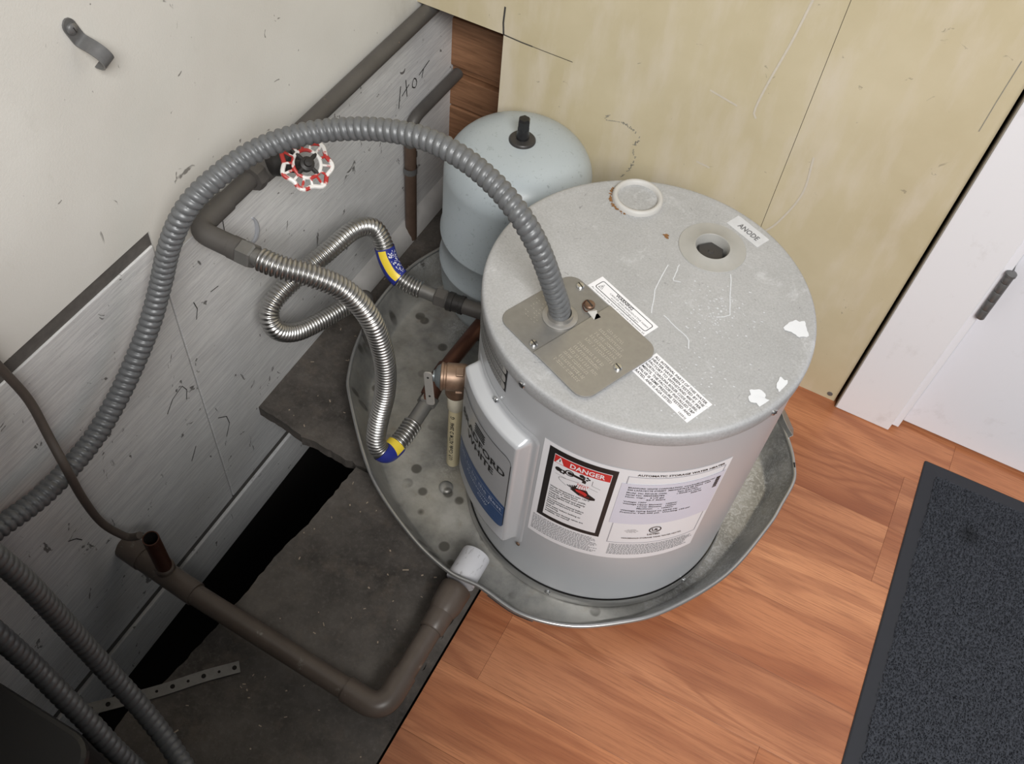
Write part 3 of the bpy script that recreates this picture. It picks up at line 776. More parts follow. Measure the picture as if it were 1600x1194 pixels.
# energy guide style plate partly hidden on the left of the jacket
cyA = lambda x, z, d=.0006: cyl(-120 - math.degrees(x / HR), z, d)
mb = MB(); strip_between(mb, lambda x, z: cyA(x, z, .0004), np.linspace(0, .115, 30), lambda x: .3685 - .0000 * x, lambda x: .409)
lk = mb.build('instruction_label', INK, heat, True)
mb = MB()
for z0, z1 in ((.3975, .4080), (.3830, .3955), (.3700, .3815)):
    pts = rrect(.002, .113, z0, z1, .0045, 4)
    def lo(x, z0=z0): return z0 + (.0045 - math.sqrt(max(0, .0045 ** 2 - max(0, .0045 - (x - .002)) ** 2)))
    def hi(x, z1=z1): return z1 - (.0045 - math.sqrt(max(0, .0045 ** 2 - max(0, .0045 - (x - .002)) ** 2)))
    strip_between(mb, lambda x, z: cyA(x, z, .0008), np.r_[np.linspace(.002, .0065, 8), np.linspace(.008, .113, 24)], lo, hi)
mb.build('label_field', plain('grey_label', (.36, .355, .34), .45), lk, True)
mb = MB()
for z0, z1 in ((.3975, .4080), (.3830, .3955), (.3700, .3815)):
    for r_ in range(4):
        z = z1 - .0026 - r_ * .0024; x = .009
        while x < .105:
            w_ = rng.uniform(.0015, .004); rect2(mb, lambda a, b: cyA(a, b, .0011), x, x + w_, z - .0010, z + .0002); x += w_ + .0011
mb.build('fine_print', GREYINK, lk)

# big white data label on the front of the jacket
AL, AR = -99.8, -32.8
LW = math.radians(AR - AL) * HR            # arc length
cl = lambda d: (lambda x, z: cyl(AL + math.degrees(x / HR), z, d))
mb = MB(); strip_between(mb, cl(.0004), np.linspace(0, LW, 60), lambda x: .149, lambda x: .3560); dl = mb.build('data_label', PAPER, heat, True)
f1, f2, f3, f4 = cl(.0007), cl(.0010), cl(.0013), cl(.0016)
xa = lambda a: math.radians(a - AL) * HR
bx0, bx1 = xa(-97.3), xa(-72.6)
mb = MB(); strip_between(mb, f1, np.linspace(bx0, bx1, 24), lambda x: .1985, lambda x: .3495); mb.build('black_border', INK, dl, True)
wx0, wx1 = xa(-94.9), xa(-74.3)
mb = MB(); strip_between(mb, f2, np.linspace(wx0, wx1, 24), lambda x: .2065, lambda x: .3405); mb.build('danger_panel', PAPER, dl, True)
mb = MB(); strip_between(mb, f3, np.linspace(wx0 + .0006, wx1 - .0006, 24), lambda x: .3250, lambda x: .3397); mb.build('red_band', RED, dl, True)
mb = MB(); put_text(mb, 'DANGER', f4, (wx0 + wx1) / 2 + .006, .3282, .0082, width=.040, bold=True)
mb.add([f4(wx0 + .0025, .3262), f4(wx0 + .0125, .3262), f4(wx0 + .0075, .3387)], [(0, 1, 2)]); mb.build('white_lettering', WHITEINK, dl)
mb = MB()
cl5 = cl(.0019); stroke2(mb, cl5, [(wx0 + .0075, .3300), (wx0 + .0075, .3350)], .0011)
# tap picture
def disc2(mb, fn, cx, cz, r, r2=0, n=18):
    o_ = [fn(cx + r * math.cos(2 * math.pi * i / n), cz + r * math.sin(2 * math.pi * i / n)) for i in range(n)]
    if r2:
        q_ = [fn(cx + r2 * math.cos(2 * math.pi * i / n), cz + r2 * math.sin(2 * math.pi * i / n)) for i in range(n)]
        mb.add(o_ + q_, [(i, (i + 1) % n, (i + 1) % n + n, i + n) for i in range(n)])
    else: mb.poly(o_)
w0 = wx0
disc2(mb, f3, w0 + .0075, .3145, .0040); 
for k in range(6):
    a = k * 1.047; disc2(mb, f3, w0 + .0125 + .0030 * math.cos(a), .3135 + .0030 * math.sin(a), .0016)
disc2(mb, f3, w0 + .0210, .3165, .0056, .0040); disc2(mb, f3, w0 + .0215, .3165, .0030)
stroke2(mb, f3, [(w0 + .0215, .3165), (w0 + .0360, .3145), (w0 + .0390, .3125), (w0 + .0385, .3080)], .0044)
for k in range(5):
    a = k * 1.2566; disc2(mb, f3, w0 + .0405 + .0032 * math.cos(a), .3185 + .0026 * math.sin(a), .0015)
disc2(mb, f3, w0 + .0350, .3205, .0030)
stroke2(mb, f3, [(w0 + .0050, .3045), (w0 + .0180, .3030)], .0004); stroke2(mb, f3, [(w0 + .0480, .3180), (w0 + .0480, .3085), (w0 + .058, .3050)], .0005)
P_ = resample(spline([(w0 + .0340, .3055, 0), (w0 + .0200, .3030, 0), (w0 + .0110, .3010, 0), (w0 + .0110, .2960, 0), (w0 + .0200, .2900, 0)], 6), n=24)[0]; stroke2(mb, f3, P_[:, :2], .0005)
stroke2(mb, f3, [(w0 + .046, .3020), (w0 + .056, .2990)], .0004)
for k in range(5): stroke2(mb, f3, [(w0 + .0300, .2880 + .0008 * k), (w0 + .0210 + .0028 * k, .2925 + .0016 * k)], .0016)
mb.add([f3(w0 + .0255, .2865), f3(w0 + .036, .2800), f3(w0 + .050, .2770), f3(w0 + .0555, .2790), f3(w0 + .0555, .2830), f3(w0 + .0470, .2890), f3(w0 + .0440, .2950), f3(w0 + .0350, .2930), f3(w0 + .0300, .2940)], [tuple(range(9))])
lines_ = ['Water temperature over 125°F', 'can cause severe burns', 'instantly or death from scalds.', None, 'Children, disabled and elderly', 'are at highest risk of being', 'scalded.', None, 'See instruction manual before', 'setting temperature at water', 'heater.', None, 'Feel water before bathing or', 'showering.', None, 'Temperature limiting valves are', 'available, see manual.']
z = .2735
for s in lines_:
    if s is None: z -= .0014; continue
    put_text(mb, s, f3, wx0 + .0022, z, .0029, align='LEFT', sx=.90, bold=True); z -= .0043
mb.build('danger_text', INK, dl)
mb = MB()
mb.add([f4(w0 + .0310, .2905), f4(w0 + .0330, .2870), f4(w0 + .0440, .2835), f4(w0 + .0460, .2870), f4(w0 + .0430, .2905), f4(w0 + .0370, .2920)], [tuple(range(6))])
for k in range(4): stroke2(mb, f3, [(w0 + .0350 + .0022 * k, .3015), (w0 + .0340 + .0030 * k, .2930)], .0005)
put_text(mb, 'HOT', f4, w0 + .0390, .3005, .0040, width=.0135, bold=False); put_text(mb, 'BURN', f4, w0 + .0430, .2812, .0024, width=.011)
mb.build('red_print', RED, dl)
# right half: rating plate
rx0, rx1 = xa(-69.3), xa(-34.5)
mb = MB(); frame2(mb, f1, rx0, rx1, .1905, .3440, .0011, 24); mb.build('rating_frame', FRAMEINK, dl)
mb = MB(); strip_between(mb, f2, np.linspace(rx0 - .0045, rx1 + .0035, 24), lambda x: .2390, lambda x: .3290 + .02 * (x - rx0)); mb.build('rating_overlay', LILAC, dl, True)
mb = MB(); rw = rx1 - rx0
put_text(mb, 'AUTOMATIC STORAGE WATER HEATER', f2, (rx0 + rx1) / 2 + .003, .3468, .0036, width=.100, bold=True)
mb.build('label_heading', INK, dl)
mb = MB()
T = [('BRADFORD WHITE CORPORATION  www.bradfordwhite.com', 0, .100), ('200 LAFAYETTE STREET  MIDDLEVILLE MI 49333  USA', 0, .096), ('Model  No: RE16U6-1NAL', 0, .045), ('Serial No: SM45286784', 0, .043), ('Nom. Cap.:    6 US gal', 0, .043), ('22.7 liters', .024, .022), ('Voltage: 120V', 0, .026), ('Wattage Upper Element:   1500W', 0, .062), ('Lower Element:   1500W', .017, .045), ('Maximum     :  1500W', .017, .042), ('Wattage rating based on 60/50 Hz', 0, .066), ('Pressure: Test 300 psi.  Working 150 psi', 0, .082)]
z = .3205
for i, (s, dx, w_) in enumerate(T):
    put_text(mb, s, f3, rx0 + .0035 + dx, z, .0026, width=w_, align='LEFT', bold=True); z -= .0058 if i in (5, 9, 1) else .0047
for s, x_, z_ in (('Type: ELECTRIC', .060, .3110), ('1 PHASE AC ONLY', .060, .3062), ('50/60 Hz', .078, .3015)): put_text(mb, s, f3, rx0 + x_, z_, .0025, align='LEFT', bold=True)
mb.build('rating_text', INK, dl)
mb = MB()
zz = .2985
while zz < .3220:
    h_ = rng.choice([.0004, .0007, .0011]); rect2(mb, f3, rx1 - .0065, rx1 - .0010, zz, zz + h_); zz += h_ + rng.choice([.0004, .0007])
mb.build('barcode', INK, dl)
mb = MB()
disc2(mb, f3, rx0 + rw * .47, .2240, .0075, .0062, 30); put_text(mb, 'UL', f3, rx0 + rw * .47, .2212, .0056, width=.0085, bold=True)
put_text(mb, 'LISTED', f3, rx0 + rw * .47, .2110, .0033, width=.0150, bold=True)
mb.build('certification_mark', INK, dl)
mb = MB()
put_text(mb, 'UL LISTED', f3, rx0 + rw * .22, .2245, .0016); put_text(mb, 'CONFORMS TO', f3, rx0 + rw * .22, .2215, .0016); put_text(mb, 'UL STD 174', f3, rx0 + rw * .22, .2185, .0016)
put_text(mb, 'HOUSEHOLD STORAGE TANK WATER HEATER', f3, rx0 + rw * .47, .2030, .0026, width=.074, bold=True)
mb.build('certification_text', INK, dl)
mb = MB()
for (x0, x1, z0, n_) in ((.004, bx1 + .003, .1935, 12), (xa(-68), rx1, .1865, 9)):
    for r_ in range(n_):
        z = z0 - r_ * .0031; x = x0; e_ = x1 - rng.uniform(0, .012)
        if z < .153: break
        while x < e_:
            w_ = rng.uniform(.0012, .0042); rect2(mb, f1, x, min(e_, x + w_), z - .0013, z); x += w_ + .0009
mb.build('fine_print', GREYINK, dl)

# ================================================================== EXPANSION TANK
TX, TY, TR = -.543, -.113, .1035
tk = thing('expansion_tank', 'pale blue grey expansion tank with a black valve behind the water heater', 'tank', (TX, TY, .004))
prof = [(.020, .020), (.045, .024), (.070, .036), (.088, .055), (.098, .078), (TR - .0012, .105), (TR, .122), (TR, .1470), (TR + .0030, .1505), (TR + .0030, .1535), (TR, .1570), (TR, .2035), (TR + .0028, .2070), (TR + .0028, .2100), (TR, .2135), (TR, .318)]
for i in range(1, 15):
    a = i / 14 * math.pi / 2; prof.append((TR * math.cos(a) ** .62 if i < 14 else 0, .318 + .055 * math.sin(a) ** 1.15))
MB().lathe(prof, (TX, TY, 0), (0, 0, 1), 96, cap0=True).build('tank_shell', TANK, tk, True, angle=50)
MB().lathe([(.016, .0035), (.016, .022)], (TX, TY, 0), (0, 0, 1), 20, cap0=True).build('tank_nipple', COPPER, tk, True)
MB().lathe([(.0185, .3705), (.0182, .3745), (.0165, .3765), (.009, .3775), (0, .3775)], (TX + .001, TY, 0), (0, 0, 1), 36).build('valve_washer', DGREY, tk, True)
MB().lathe([(.0088, .377), (.0088, .384), (.0078, .3865), (.0078, .393)], (TX + .001, TY, 0), (0, 0, 1), 24).build('valve_stem', BLACKP, tk, True)
MB().lathe([(.0085, .392), (.0085, .4060), (.0070, .4090), (0, .4095)], (TX + .001, TY, 0), (0, 0, 1), 6, a0=.4).build('valve_cap', BLACKP, tk)
mb = MB(); 
for i in range(26):
    a0 = math.radians(-52 - 1.2 * math.sin(i * .7)); f_ = i / 25
    ph = .25 + .75 * (1 - f_); r_ = TR * math.sqrt(max(0, 1 - (.35 + .35 * (1 - f_)) ** 2))

# ================================================================== CONDUITS
G = 'grey flexible conduits'
C1 = [(-.3480, -.4125, .4300), (-.3495, -.4140, .4480), (-.3542, -.4182, .4680), (-.375, -.4256, .5276), (-.4, -.4256, .5629), (-.435, -.4153, .579), (-.475, -.4083, .5888), (-.52, -.4057, .591), (-.565, -.4109, .5855), (-.61, -.4242, .5753), (-.645, -.4524, .5702), (-.675, -.4833, .5578), (-.695, -.5227, .5425), (-.71, -.5531, .5202), (-.725, -.5731, .4793), (-.735, -.5907, .4311), (-.74, -.615, .3891), (-.745, -.6459, .3517), (-.748, -.6825, .3207), (-.75, -.7247, .2972), (-.75, -.7671, .29), (-.75, -.8137, .2916), (-.756, -.8595, .2980), (-.762, -.902, .3005), (-.762, -1.0, .31)]
mb = MB(); corrugated(mb, C1, .0121, .0026, .0080, power=.55)
tag(mb.build('flexible_conduit', CONDUIT, None, True, angle=75), 'grey ribbed conduit arching from the heater lid over to the left wall', 'conduit', G)
C2 = [(-.725, -.905, .45), (-.7136, -.9002, .4), (-.699, -.8945, .345), (-.6848, -.8922, .29), (-.6641, -.8939, .21), (-.6368, -.8978, .14), (-.6015, -.9045, .09), (-.5645, -.915, .06), (-.5308, -.9276, .045), (-.4859, -.9459, .04), (-.40, -.985, .03), (-.32, -1.06, .02), (-.29, -1.25, .02)]
mb = MB(); corrugated(mb, C2, .0120, .0020, .0085)
tag(mb.build('flexible_conduit', CONDUIT, None, True, angle=75), 'dark ribbed conduit crossing over the perforated metal strap', 'conduit', G)
C3 = [(-.745, -.937, .345), (-.7244, -.9389, .3), (-.6985, -.9391, .25), (-.6766, -.9404, .2), (-.6495, -.9448, .16), (-.6201, -.9496, .12), (-.588, -.956, .080), (-.566, -.958, .040), (-.556, -.958, -.005)]
mb = MB(); corrugated(mb, C3, .0120, .0020, .0085)
tag(mb.build('flexible_conduit', CONDUIT, None, True, angle=75), 'dark ribbed conduit beside the black appliance in the corner', 'conduit', G)

# ================================================================== GREY SUPPLY PIPE + VALVE
PX, PZ = -.7650, .4150
sp = thing('supply_pipe', 'thick grey painted pipe along the left wall with a gate valve and elbow', 'pipe', (PX, -.2, PZ - .016))
path = bend([(PX, .135, PZ), (PX, -.500, PZ), (-.700, -.500, PZ - .001)], .022)
MB().tube(path, .0114, 20).build('pipe', PIPEP, sp, True)
MB().tube(bend([(PX, -.445, PZ), (PX, -.500, PZ), (-.712, -.500, PZ)], .020), .0130, 20).build('elbow', PIPEP, sp, True)
MB().lathe([(.0125, 0), (.0138, .001), (.0138, .012), (.0125, .013)], (-.716, -.500, PZ), (1, 0, 0), 24, True, True).build('collar', PIPEP, sp, True)
MB().lathe([(.0135, 0), (.0152, .0015), (.0152, .0175), (.0135, .0195), (.0100, .0195)], (-.7035, -.500, PZ), (1, 0, 0), 6, True, True, a0=.2).build('hex_nut', FITTING, sp)
for y0 in (-.3385, -.4015):
    MB().lathe([(.0125, 0), (.0178, .0015), (.0188, .006), (.0188, .013), (.0178, .0165), (.0125, .018)], (PX, y0, PZ), (0, 1, 0), 8, True, True).build('valve_collar', PIPEP, sp, True)
MB().lathe([(.0135, -.394), (.0180, -.382), (.0190, -.366), (.0180, -.350), (.0135, -.332)], (PX, 0, PZ), (0, 1, 0), 24, True, True).build('valve_body', PIPEP, sp, True)
wa = np.array((.90, -.05, .42)); wa /= np.linalg.norm(wa)
vb = np.array((PX, -.366, PZ))
wc = np.array((-.7000, -.3720, .4475))
wa = wc - vb; wa /= np.linalg.norm(wa)
MB().lathe([(.0155, .010), (.0155, .026), (.0135, .032), (.0105, .036), (.0105, .050), (.0045, .052), (.0045, .0675)], vb, wa, 20, True, True).build('valve_bonnet', IRON, sp, True)
wn = np.array((.55, -.25, .80)); wn /= np.linalg.norm(wn)
u = np.cross(wn, (0, 0, 1)); u /= np.linalg.norm(u); w = np.cross(wn, u)
wp = lambda r, a, h=0: wc + wn * h + r * (math.cos(a) * u + math.sin(a) * w)
hwl = MB(); n_ = 84
pth = [wp(.0285 + .0022 * math.cos(7 * 2 * math.pi * i / n_), 2 * math.pi * i / n_) for i in range(n_ + 2)]; hwl.tube(pth, .0027, 8, False)
pth = [wp(.0165, 2 * math.pi * i / 40, .002) for i in range(42)]; hwl.tube(pth, .0022, 8, False)
for k in range(14): a = 2 * math.pi * k / 14; hwl.tube([wp(.0160, a, .002), wp(.0225, a, .0008), wp(.0285, a, 0)], .0016, 6)
hwl.build('handwheel', WHEEL, sp, True)
hwl = MB()
for k in range(4): a = 2 * math.pi * k / 4 + .4; hwl.tube([wp(.004, a, .003), wp(.0165, a, .002)], .0026, 8)
hwl.lathe([(.0085, -.004), (.0085, .005), (.005, .0065), (.0045, .010), (0, .0105)], wc, wn, 16); hwl.build('handwheel_hub', IRON, sp, True)

# hot pipe from the boards, dropping down the wall
hp = thing('hot_pipe', 'thin grey pipe coming out of the brown boards and turning down the wall', 'pipe', (-.766, -.03, 0))
MB().tube(bend([(-.766, .116, .2475), (-.766, -.034, .2500), (-.766, -.034, .0)], .030, 10), .0094, 18).build('pipe', PIPEP, hp, True)
MB().tube([(-.766, -.034, .000), (-.766, -.034, .205)], .0098, 18).build('bare_copper', plain('brown_copper', (.115, .075, .055), .5, .3, var=.3), hp, True)
mb = MB(); pts = [(-.766 + .0112 * math.cos(a), -.034 + .0112 * math.sin(a), .155) for a in np.linspace(-2.6, 2.2, 14)]
mb.rings([[(x, y, z_) for z_ in (.149, .161)] for x, y, _ in pts], False, False, False); mb.box(-.779, -.776, -.024, .004, .149, .161); mb.build('pipe_clip', STRAPM, hp, True)

# ================================================================== STAINLESS CONNECTORS
GS = 'corrugated stainless connectors'
A_ = [(-.6780, -.4995, .4155), (-.6546, -.4955, .4120), (-.6228, -.4790, .4000), (-.5925, -.4613, .375), (-.566, -.4519, .33), (-.5518, -.4498, .262), (-.5495, -.454, .2), (-.5539, -.4659, .145), (-.5516, -.4784, .105), (-.5370, -.4766, .088), (-.5309, -.4465, .088), (-.5297, -.4180, .0925)]
ca = thing('flexible_connector', 'corrugated stainless connector curving from the supply pipe down into the pan', 'connector', (-.5509, -.47, .07), GS)
mb = MB(); Pa = corrugated(mb, A_[:], .0139, .0028, .0052, helix=False, per=6, seg=26, power=.8); mb.build('bellows', STEEL, ca, True, angle=80)
MB().tube([(-.7000, -.5000, .4170), (-.685, -.4998, .4163), (-.6740, -.4992, .4152)], .0098, 20).build('cuff', FITTING, ca, True)
d_ = np.array((.0005, .031, .005)); e_ = np.array(A_[-1])
MB().tube([e_ - d_ * .1, e_ + d_ * .45, e_ + d_ * 1.15], .0108, 20).build('cuff', FITTING, ca, True)
MB().lathe([(.0125, 0), (.0142, .002), (.0142, .015), (.0125, .017)], e_ + d_ * 1.0, d_, 6, True, True).build('hex_nut', FITTING, ca)
# maker's wrap at the lower bend
P5, s5 = resample(spline(A_, 14), n=400, smooth=6)
def wrap(mb, P, s, s0, s1, r, a0, a1, ref, seg=20):
    i0, i1 = np.searchsorted(s, (s0, s1)); T_ = np.gradient(P, axis=0); T_ /= np.linalg.norm(T_, axis=1)[:, None]; R = []
    for i in range(i0, i1 + 1):
        u_ = np.array(ref, float) - T_[i] * np.dot(ref, T_[i]); u_ /= np.linalg.norm(u_); w_ = np.cross(T_[i], u_)
        R.append([P[i] + r * (math.cos(a) * u_ + math.sin(a) * w_) for a in np.linspace(a0, a1, seg)])
    mb.rings(R, False, False, False)
view = (.0, -.55, .83)
ib = int(np.argmin(((P5 - np.array((-.5360, -.4740, .088))) ** 2).sum(1)))
mb = MB(); wrap(mb, P5, s5, s5[ib] - .012, s5[ib] + .016, .0143, -3.14, 3.14, view, 28); mb.build('blue_wrap', TAPEB, ca, True)
mb = MB(); wrap(mb, P5, s5, s5[ib] + .003, s5[ib] + .0155, .0146, -1.2, 1.2, view); mb.build('yellow_band', TAPEY, ca, True)

B_ = [(-.6080, -.2648, .1778), (-.6265, -.2668, .18), (-.6478, -.2667, .188), (-.6647, -.2626, .208), (-.6781, -.2552, .233), (-.6920, -.2580, .2535), (-.7052, -.284, .262), (-.7149, -.3352, .258), (-.7276, -.3849, .25), (-.7355, -.423, .24), (-.7355, -.443, .225), (-.7261, -.4441, .2), (-.7164, -.4185, .175), (-.7072, -.3758, .16), (-.6989, -.3332, .15), (-.6940, -.3150, .148)]
cb = thing('flexible_connector', 'looped stainless connector with a blue and yellow wrap joining the heater side', 'connector', (-.66, -.29, .13), GS)
mb = MB(); corrugated(mb, B_, .0135, .0027, .0052, helix=False, per=6, seg=26, power=.8); mb.build('bellows', STEEL, cb, True, angle=80)
MB().tube([(-.6140, -.2655, .1783), (-.6000, -.2640, .1773), (-.5800, -.2625, .1765)], .0104, 20).build('cuff', FITTING, cb, True)
MB().tube([(-.6950, -.3170, .1482), (-.6925, -.3090, .1475), (-.6905, -.3030, .1470)], .0106, 20).build('cuff', FITTING, cb, True)
dn = np.array((.0510, .0068, 0)); dn /= np.linalg.norm(dn)
MB().lathe([(.0130, 0), (.0145, .002), (.0145, .016), (.0130, .018)], (-.5855, -.2632, .1768), dn, 6, True, True, a0=.2).build('hex_nut', PIPEP, cb)
P6, s6 = resample(spline(B_, 14), n=500, smooth=6)
ib = int(np.argmin(((P6 - np.array((-.6600, -.2645, .200))) ** 2).sum(1)))
mb = MB(); wrap(mb, P6, s6, s6[ib] - .024, s6[ib] + .027, .0143, -3.14, 3.14, view, 30); mb.build('blue_wrap', TAPEB, cb, True)
mb = MB(); wrap(mb, P6, s6, s6[ib] - .0225, s6[ib] + .0255, .0146, -.50, .30, view); mb.build('yellow_band', TAPEY, cb, True)
mb = MB()
for k in range(80):
    s_ = s6[ib] + rng.uniform(-.020, .022); a_ = rng.uniform(.42, 1.35); wrap(mb, P6, s6, s_, s_ + rng.uniform(.0008, .0024), .0147, a_, a_ + rng.uniform(.05, .11), view, 3)
mb.build('wrap_print', WHITEINK, cb)
# grey riser hidden below the connectors
rs = thing('riser_pipe', 'grey riser pipe standing under the crossing stainless connectors', 'pipe', (-.685, -.293, -.006))
MB().tube(bend([(-.6910, -.3045, .1471), (-.6855, -.2930, .1460), (-.6850, -.2920, -.0055)], .012, 8), .0104, 18).build('pipe', PIPEP, rs, True)

# heater side nipple and union (part of the heater)
MB().tube([(-.5680, -.2613, .1763), (-.5400, -.2576, .1760), (-.4440, -.2450, .1760)], .0116, 20).build('nipple', PIPEP, heat, True)
MB().lathe([(.0138, 0), (.0142, .001), (.0142, .008), (.0130, .009), (.0130, .018), (.0138, .0185), (.0138, .024)], (-.5660, -.2611, .1763), dn, 24, True, True).build('union', IRON, heat, True)

# copper tee and pipe feeding the tank
ct = thing('copper_inlet_pipe', 'dark copper pipe with a tee running behind the relief valve to the tank', 'pipe', (-.53, -.28, .09))
MB().tube(bend([(-.5290, -.3820, .1000), (-.5312, -.3550, .1110), (-.5308, -.3198, .1150), (-.5255, -.2500, .1200), (-.5230, -.2000, .1180)], .02), .0112, 18).build('pipe', COPPER, ct, True)
MB().tube([(-.5300, -.3740, .1030), (-.5312, -.3550, .1110), (-.5308, -.3240, .1148)], .0132, 20).build('tee', COPPER, ct, True)
MB().tube([(-.5310, -.3450, .1120), (-.4900, -.3400, .1120), (-.4550, -.3370, .1120)], .0115, 18).build('branch', COPPER, ct, True)
MB().tube(bend([(-.5230, -.2000, .1180), (-.5300, -.1800, .1100), (-.5400, -.1500, .0180)], .02), .0110, 18).build('elbow', COPPER, ct, True)

# ================================================================== RELIEF VALVE
ra = -154.2; rd = np.array(rad(ra)); vc = np.array((-.4668, -.4200, .2470))
rv = thing('relief_valve', 'brass relief valve with steel lever and cream discharge pipe on the heater', 'valve', (-.4668, -.42, .04))
MB().lathe([(.0105, -.040), (.0105, -.018), (.0160, -.016), (.0180, -.012), (.0180, .0100), (.0168, .0112), (.0168, .0135), (.0182, .0145), (.0182, .0172), (.0168, .0180)], vc, rd, 36, True, True).build('valve_body', BRASS, rv, True, angle=30)
MB().lathe([(.0164, .0178), (.0130, .0225), (.0075, .0255), (.0075, .0275), (0, .0275)], vc, rd, 30).build('valve_cap', plain('bluish_cap', (.17, .19, .20), .45, .5), rv, True)
for k in range(3):
    a = -.3 + k * 2.09; uu = np.array((-rd[1], rd[0], 0)); ww = np.cross(rd, uu)
    q = vc - rd * .006 + .0180 * (math.cos(a + 1.6) * uu + math.sin(a + 1.6) * ww); nn = (math.cos(a + 1.6) * uu + math.sin(a + 1.6) * ww); tt = np.cross(rd, nn)
    MB().obox(q, rd * .0048, tt * .0058, nn * .0022).build('valve_boss', BRASS, rv, bevel=.0008)
oc = vc + np.array((.0022, .0010, 0))
MB().lathe([(.0135, -.010), (.0135, -.0235), (.0142, -.0250), (.0142, -.0320), (.0130, -.0330)], oc, (0, 0, 1), 30, True, True).build('outlet', BRASS, rv, True)
MB().tube([vc + rd * .026, vc + rd * .036], .0020, 10).build('stem', ZINC, rv, True)
lc = vc + rd * .0375 + np.array((.006, -.002, -.004))
ld = np.array((.016, -.016, -.060)); ld /= np.linalg.norm(ld); ln = np.array((.1, -.75, .55)); ln -= ld * (ln @ ld); ln /= np.linalg.norm(ln); lw = np.cross(ln, ld)
pts = [(p - .012, q) for p, q in rrect(0, .050, -.0056, .0056, .0036, 5)]
mb = MB(); mb.rings([[lc + ld * p + lw * q + ln * h for p, q in pts] for h in (-.0012, .0012)]); lev = mb.build('lever', plain('lever_steel', (.50, .48, .45), .35, .6), rv, bevel=.0006)
for p in (-.004, .024): MB().lathe([(.0016, .0012), (.0013, .0017), (0, .0018)], lc + ld * p, ln, 10).build('rivet', IRON, lev, True)
dp = np.array((oc[0] + .001, oc[1] - .001, 0))
MB().lathe([(.0108, .2145), (.0116, .2130), (.0114, .1860), (.0104, .1840)], dp, (0, 0, 1), 28, True, True).build('discharge_coupling', CREAMD, rv, True)
dpp = MB().lathe([(.0068, .046), (.0089, .046), (.0092, .048), (.0092, .186)], dp, (0, 0, 1), 28).build('discharge_pipe', CREAM, rv, True)
mb = MB()
fd = lambda x, y: (dp[0] + .0095 * math.cos(math.radians(-84) - y / .0092), dp[1] + .0095 * math.sin(math.radians(-84) - y / .0092), .058 + x)
put_text(mb, 'U.P. Code ASTM D 2846   G', lambda x, y: fd(x, y), .006, -.0025, .0054, width=.108, align='LEFT', bold=True)
mb.build('printed_text', INK, dpp)

# ================================================================== PAN DRAIN
DX, DZ, DY = -.367, .030, -.763
dpn = thing('drain_pipe', 'brown painted drain pipe running from the pan across the subfloor to the wall', 'pipe', (-.5, -.76, .008))
MB().lathe([(.0152, -.5235), (.0196, -.5235), (.0203, -.5250), (.0203, -.5690)][::-1], (DX, 0, DZ + .002), (0, 1, 0), 36, True, False).build('pan_fitting', PVC, dpn, True)
MB().lathe([(.0150, -.5245), (.0150, -.55), (.001, -.55)], (DX, 0, DZ + .002), (0, 1, 0), 28).build('fitting_bore', GREYINK, dpn, True)
MB().lathe([(.0205, -.5780), (.0213, -.5800), (.0205, -.6080), (.0172, -.6190)][::-1], (DX, 0, DZ), (0, 1, 0), 32, True, True).build('adapter', DRAINP, dpn, True)
MB().lathe([(.0165, -.615), (.0170, -.617), (.0166, -.6440), (.0150, -.646)][::-1], (DX, 0, DZ), (0, 1, 0), 32, True, True).build('coupling', DRAINP, dpn, True)
MB().tube(bend([(DX, -.640, DZ), (DX, DY, DZ), (-.700, -.7500, DZ - .002)], .026, 12), .0140, 22).build('pipe', DRAINP, dpn, True)
MB().tube(bend([(DX, DY + .052, DZ), (DX, DY, DZ), (DX - .052, DY + .002, DZ)], .032, 12), .0162, 24).build('elbow', DRAINP, dpn, True)
MB().tube([(-.655, -.7515, DZ - .001), (-.752, -.7440, DZ - .003)], .0158, 24).build('tee', DRAINP, dpn, True)
MB().tube([(-.745, -.7445, DZ - .002), (-.779, -.7415, DZ - .003)], .0172, 24).build('wall_end', DRAINP, dpn, True)
st = MB().lathe([(.0088, .128), (.0102, .128), (.0102, .038)], (-.7050, -.7455, 0), (0, 0, 1), 24).build('copper_stub', plain('dark_copper', (.070, .028, .018), .5, .5, var=.4, nscale=50), dpn, True)
MB().lathe([(.0088, .1275), (.0087, .070), (.001, .070)], (-.7050, -.7455, 0), (0, 0, 1), 20).build('stub_bore', IRON, st, True)
MB().lathe([(.0122, .034), (.0126, .038), (.0126, .050), (.0110, .052)], (-.7050, -.7455, 0), (0, 0, 1), 24, True, True).build('stub_collar', DRAINP, dpn, True)

# ================================================================== SMALL THINGS ON THE WALL AND FLOOR
CB = [(-.742, -.80, .56), (-.75, -.7865, .5293), (-.755, -.7763, .4767), (-.755, -.7678, .4146), (-.745, -.7733, .3662), (-.724, -.784, .3298), (-.735, -.7794, .2517), (-.745, -.7694, .1682), (-.74, -.7553, .1159), (-.7300, -.7500, .1150), (-.7220, -.7470, .1220)]
tag(MB().tube(resample(spline(CB, 10), n=120, smooth=4)[0], .0048, 12).build('cable', CABLE, None, True), 'thin brown cable hanging down to the open copper stub', 'cable')
ps = thing('pipe_strap', 'loose grey one hole pipe strap screwed high on the white wall', 'strap', (-.78, -.56, .66))
sd = np.array((0, .016, -.045)); sd /= np.linalg.norm(sd); sw = np.cross((1, 0, 0), sd)
c0 = np.array((XW, -.5655, .7060)); X_ = np.array((1., 0, 0))
prof = [(-.010, .0012), (.0125, .0012), (.0160, .0030), (.0180, .0080), (.0200, .0140), (.0240, .0195), (.0300, .0225), (.0360, .0215), (.0410, .0165), (.0430, .0105), (.0435, .0060)]
pf = resample(spline([(a, b, 0) for a, b in prof], 5), n=36)[0]
mb = MB(); Rr = []
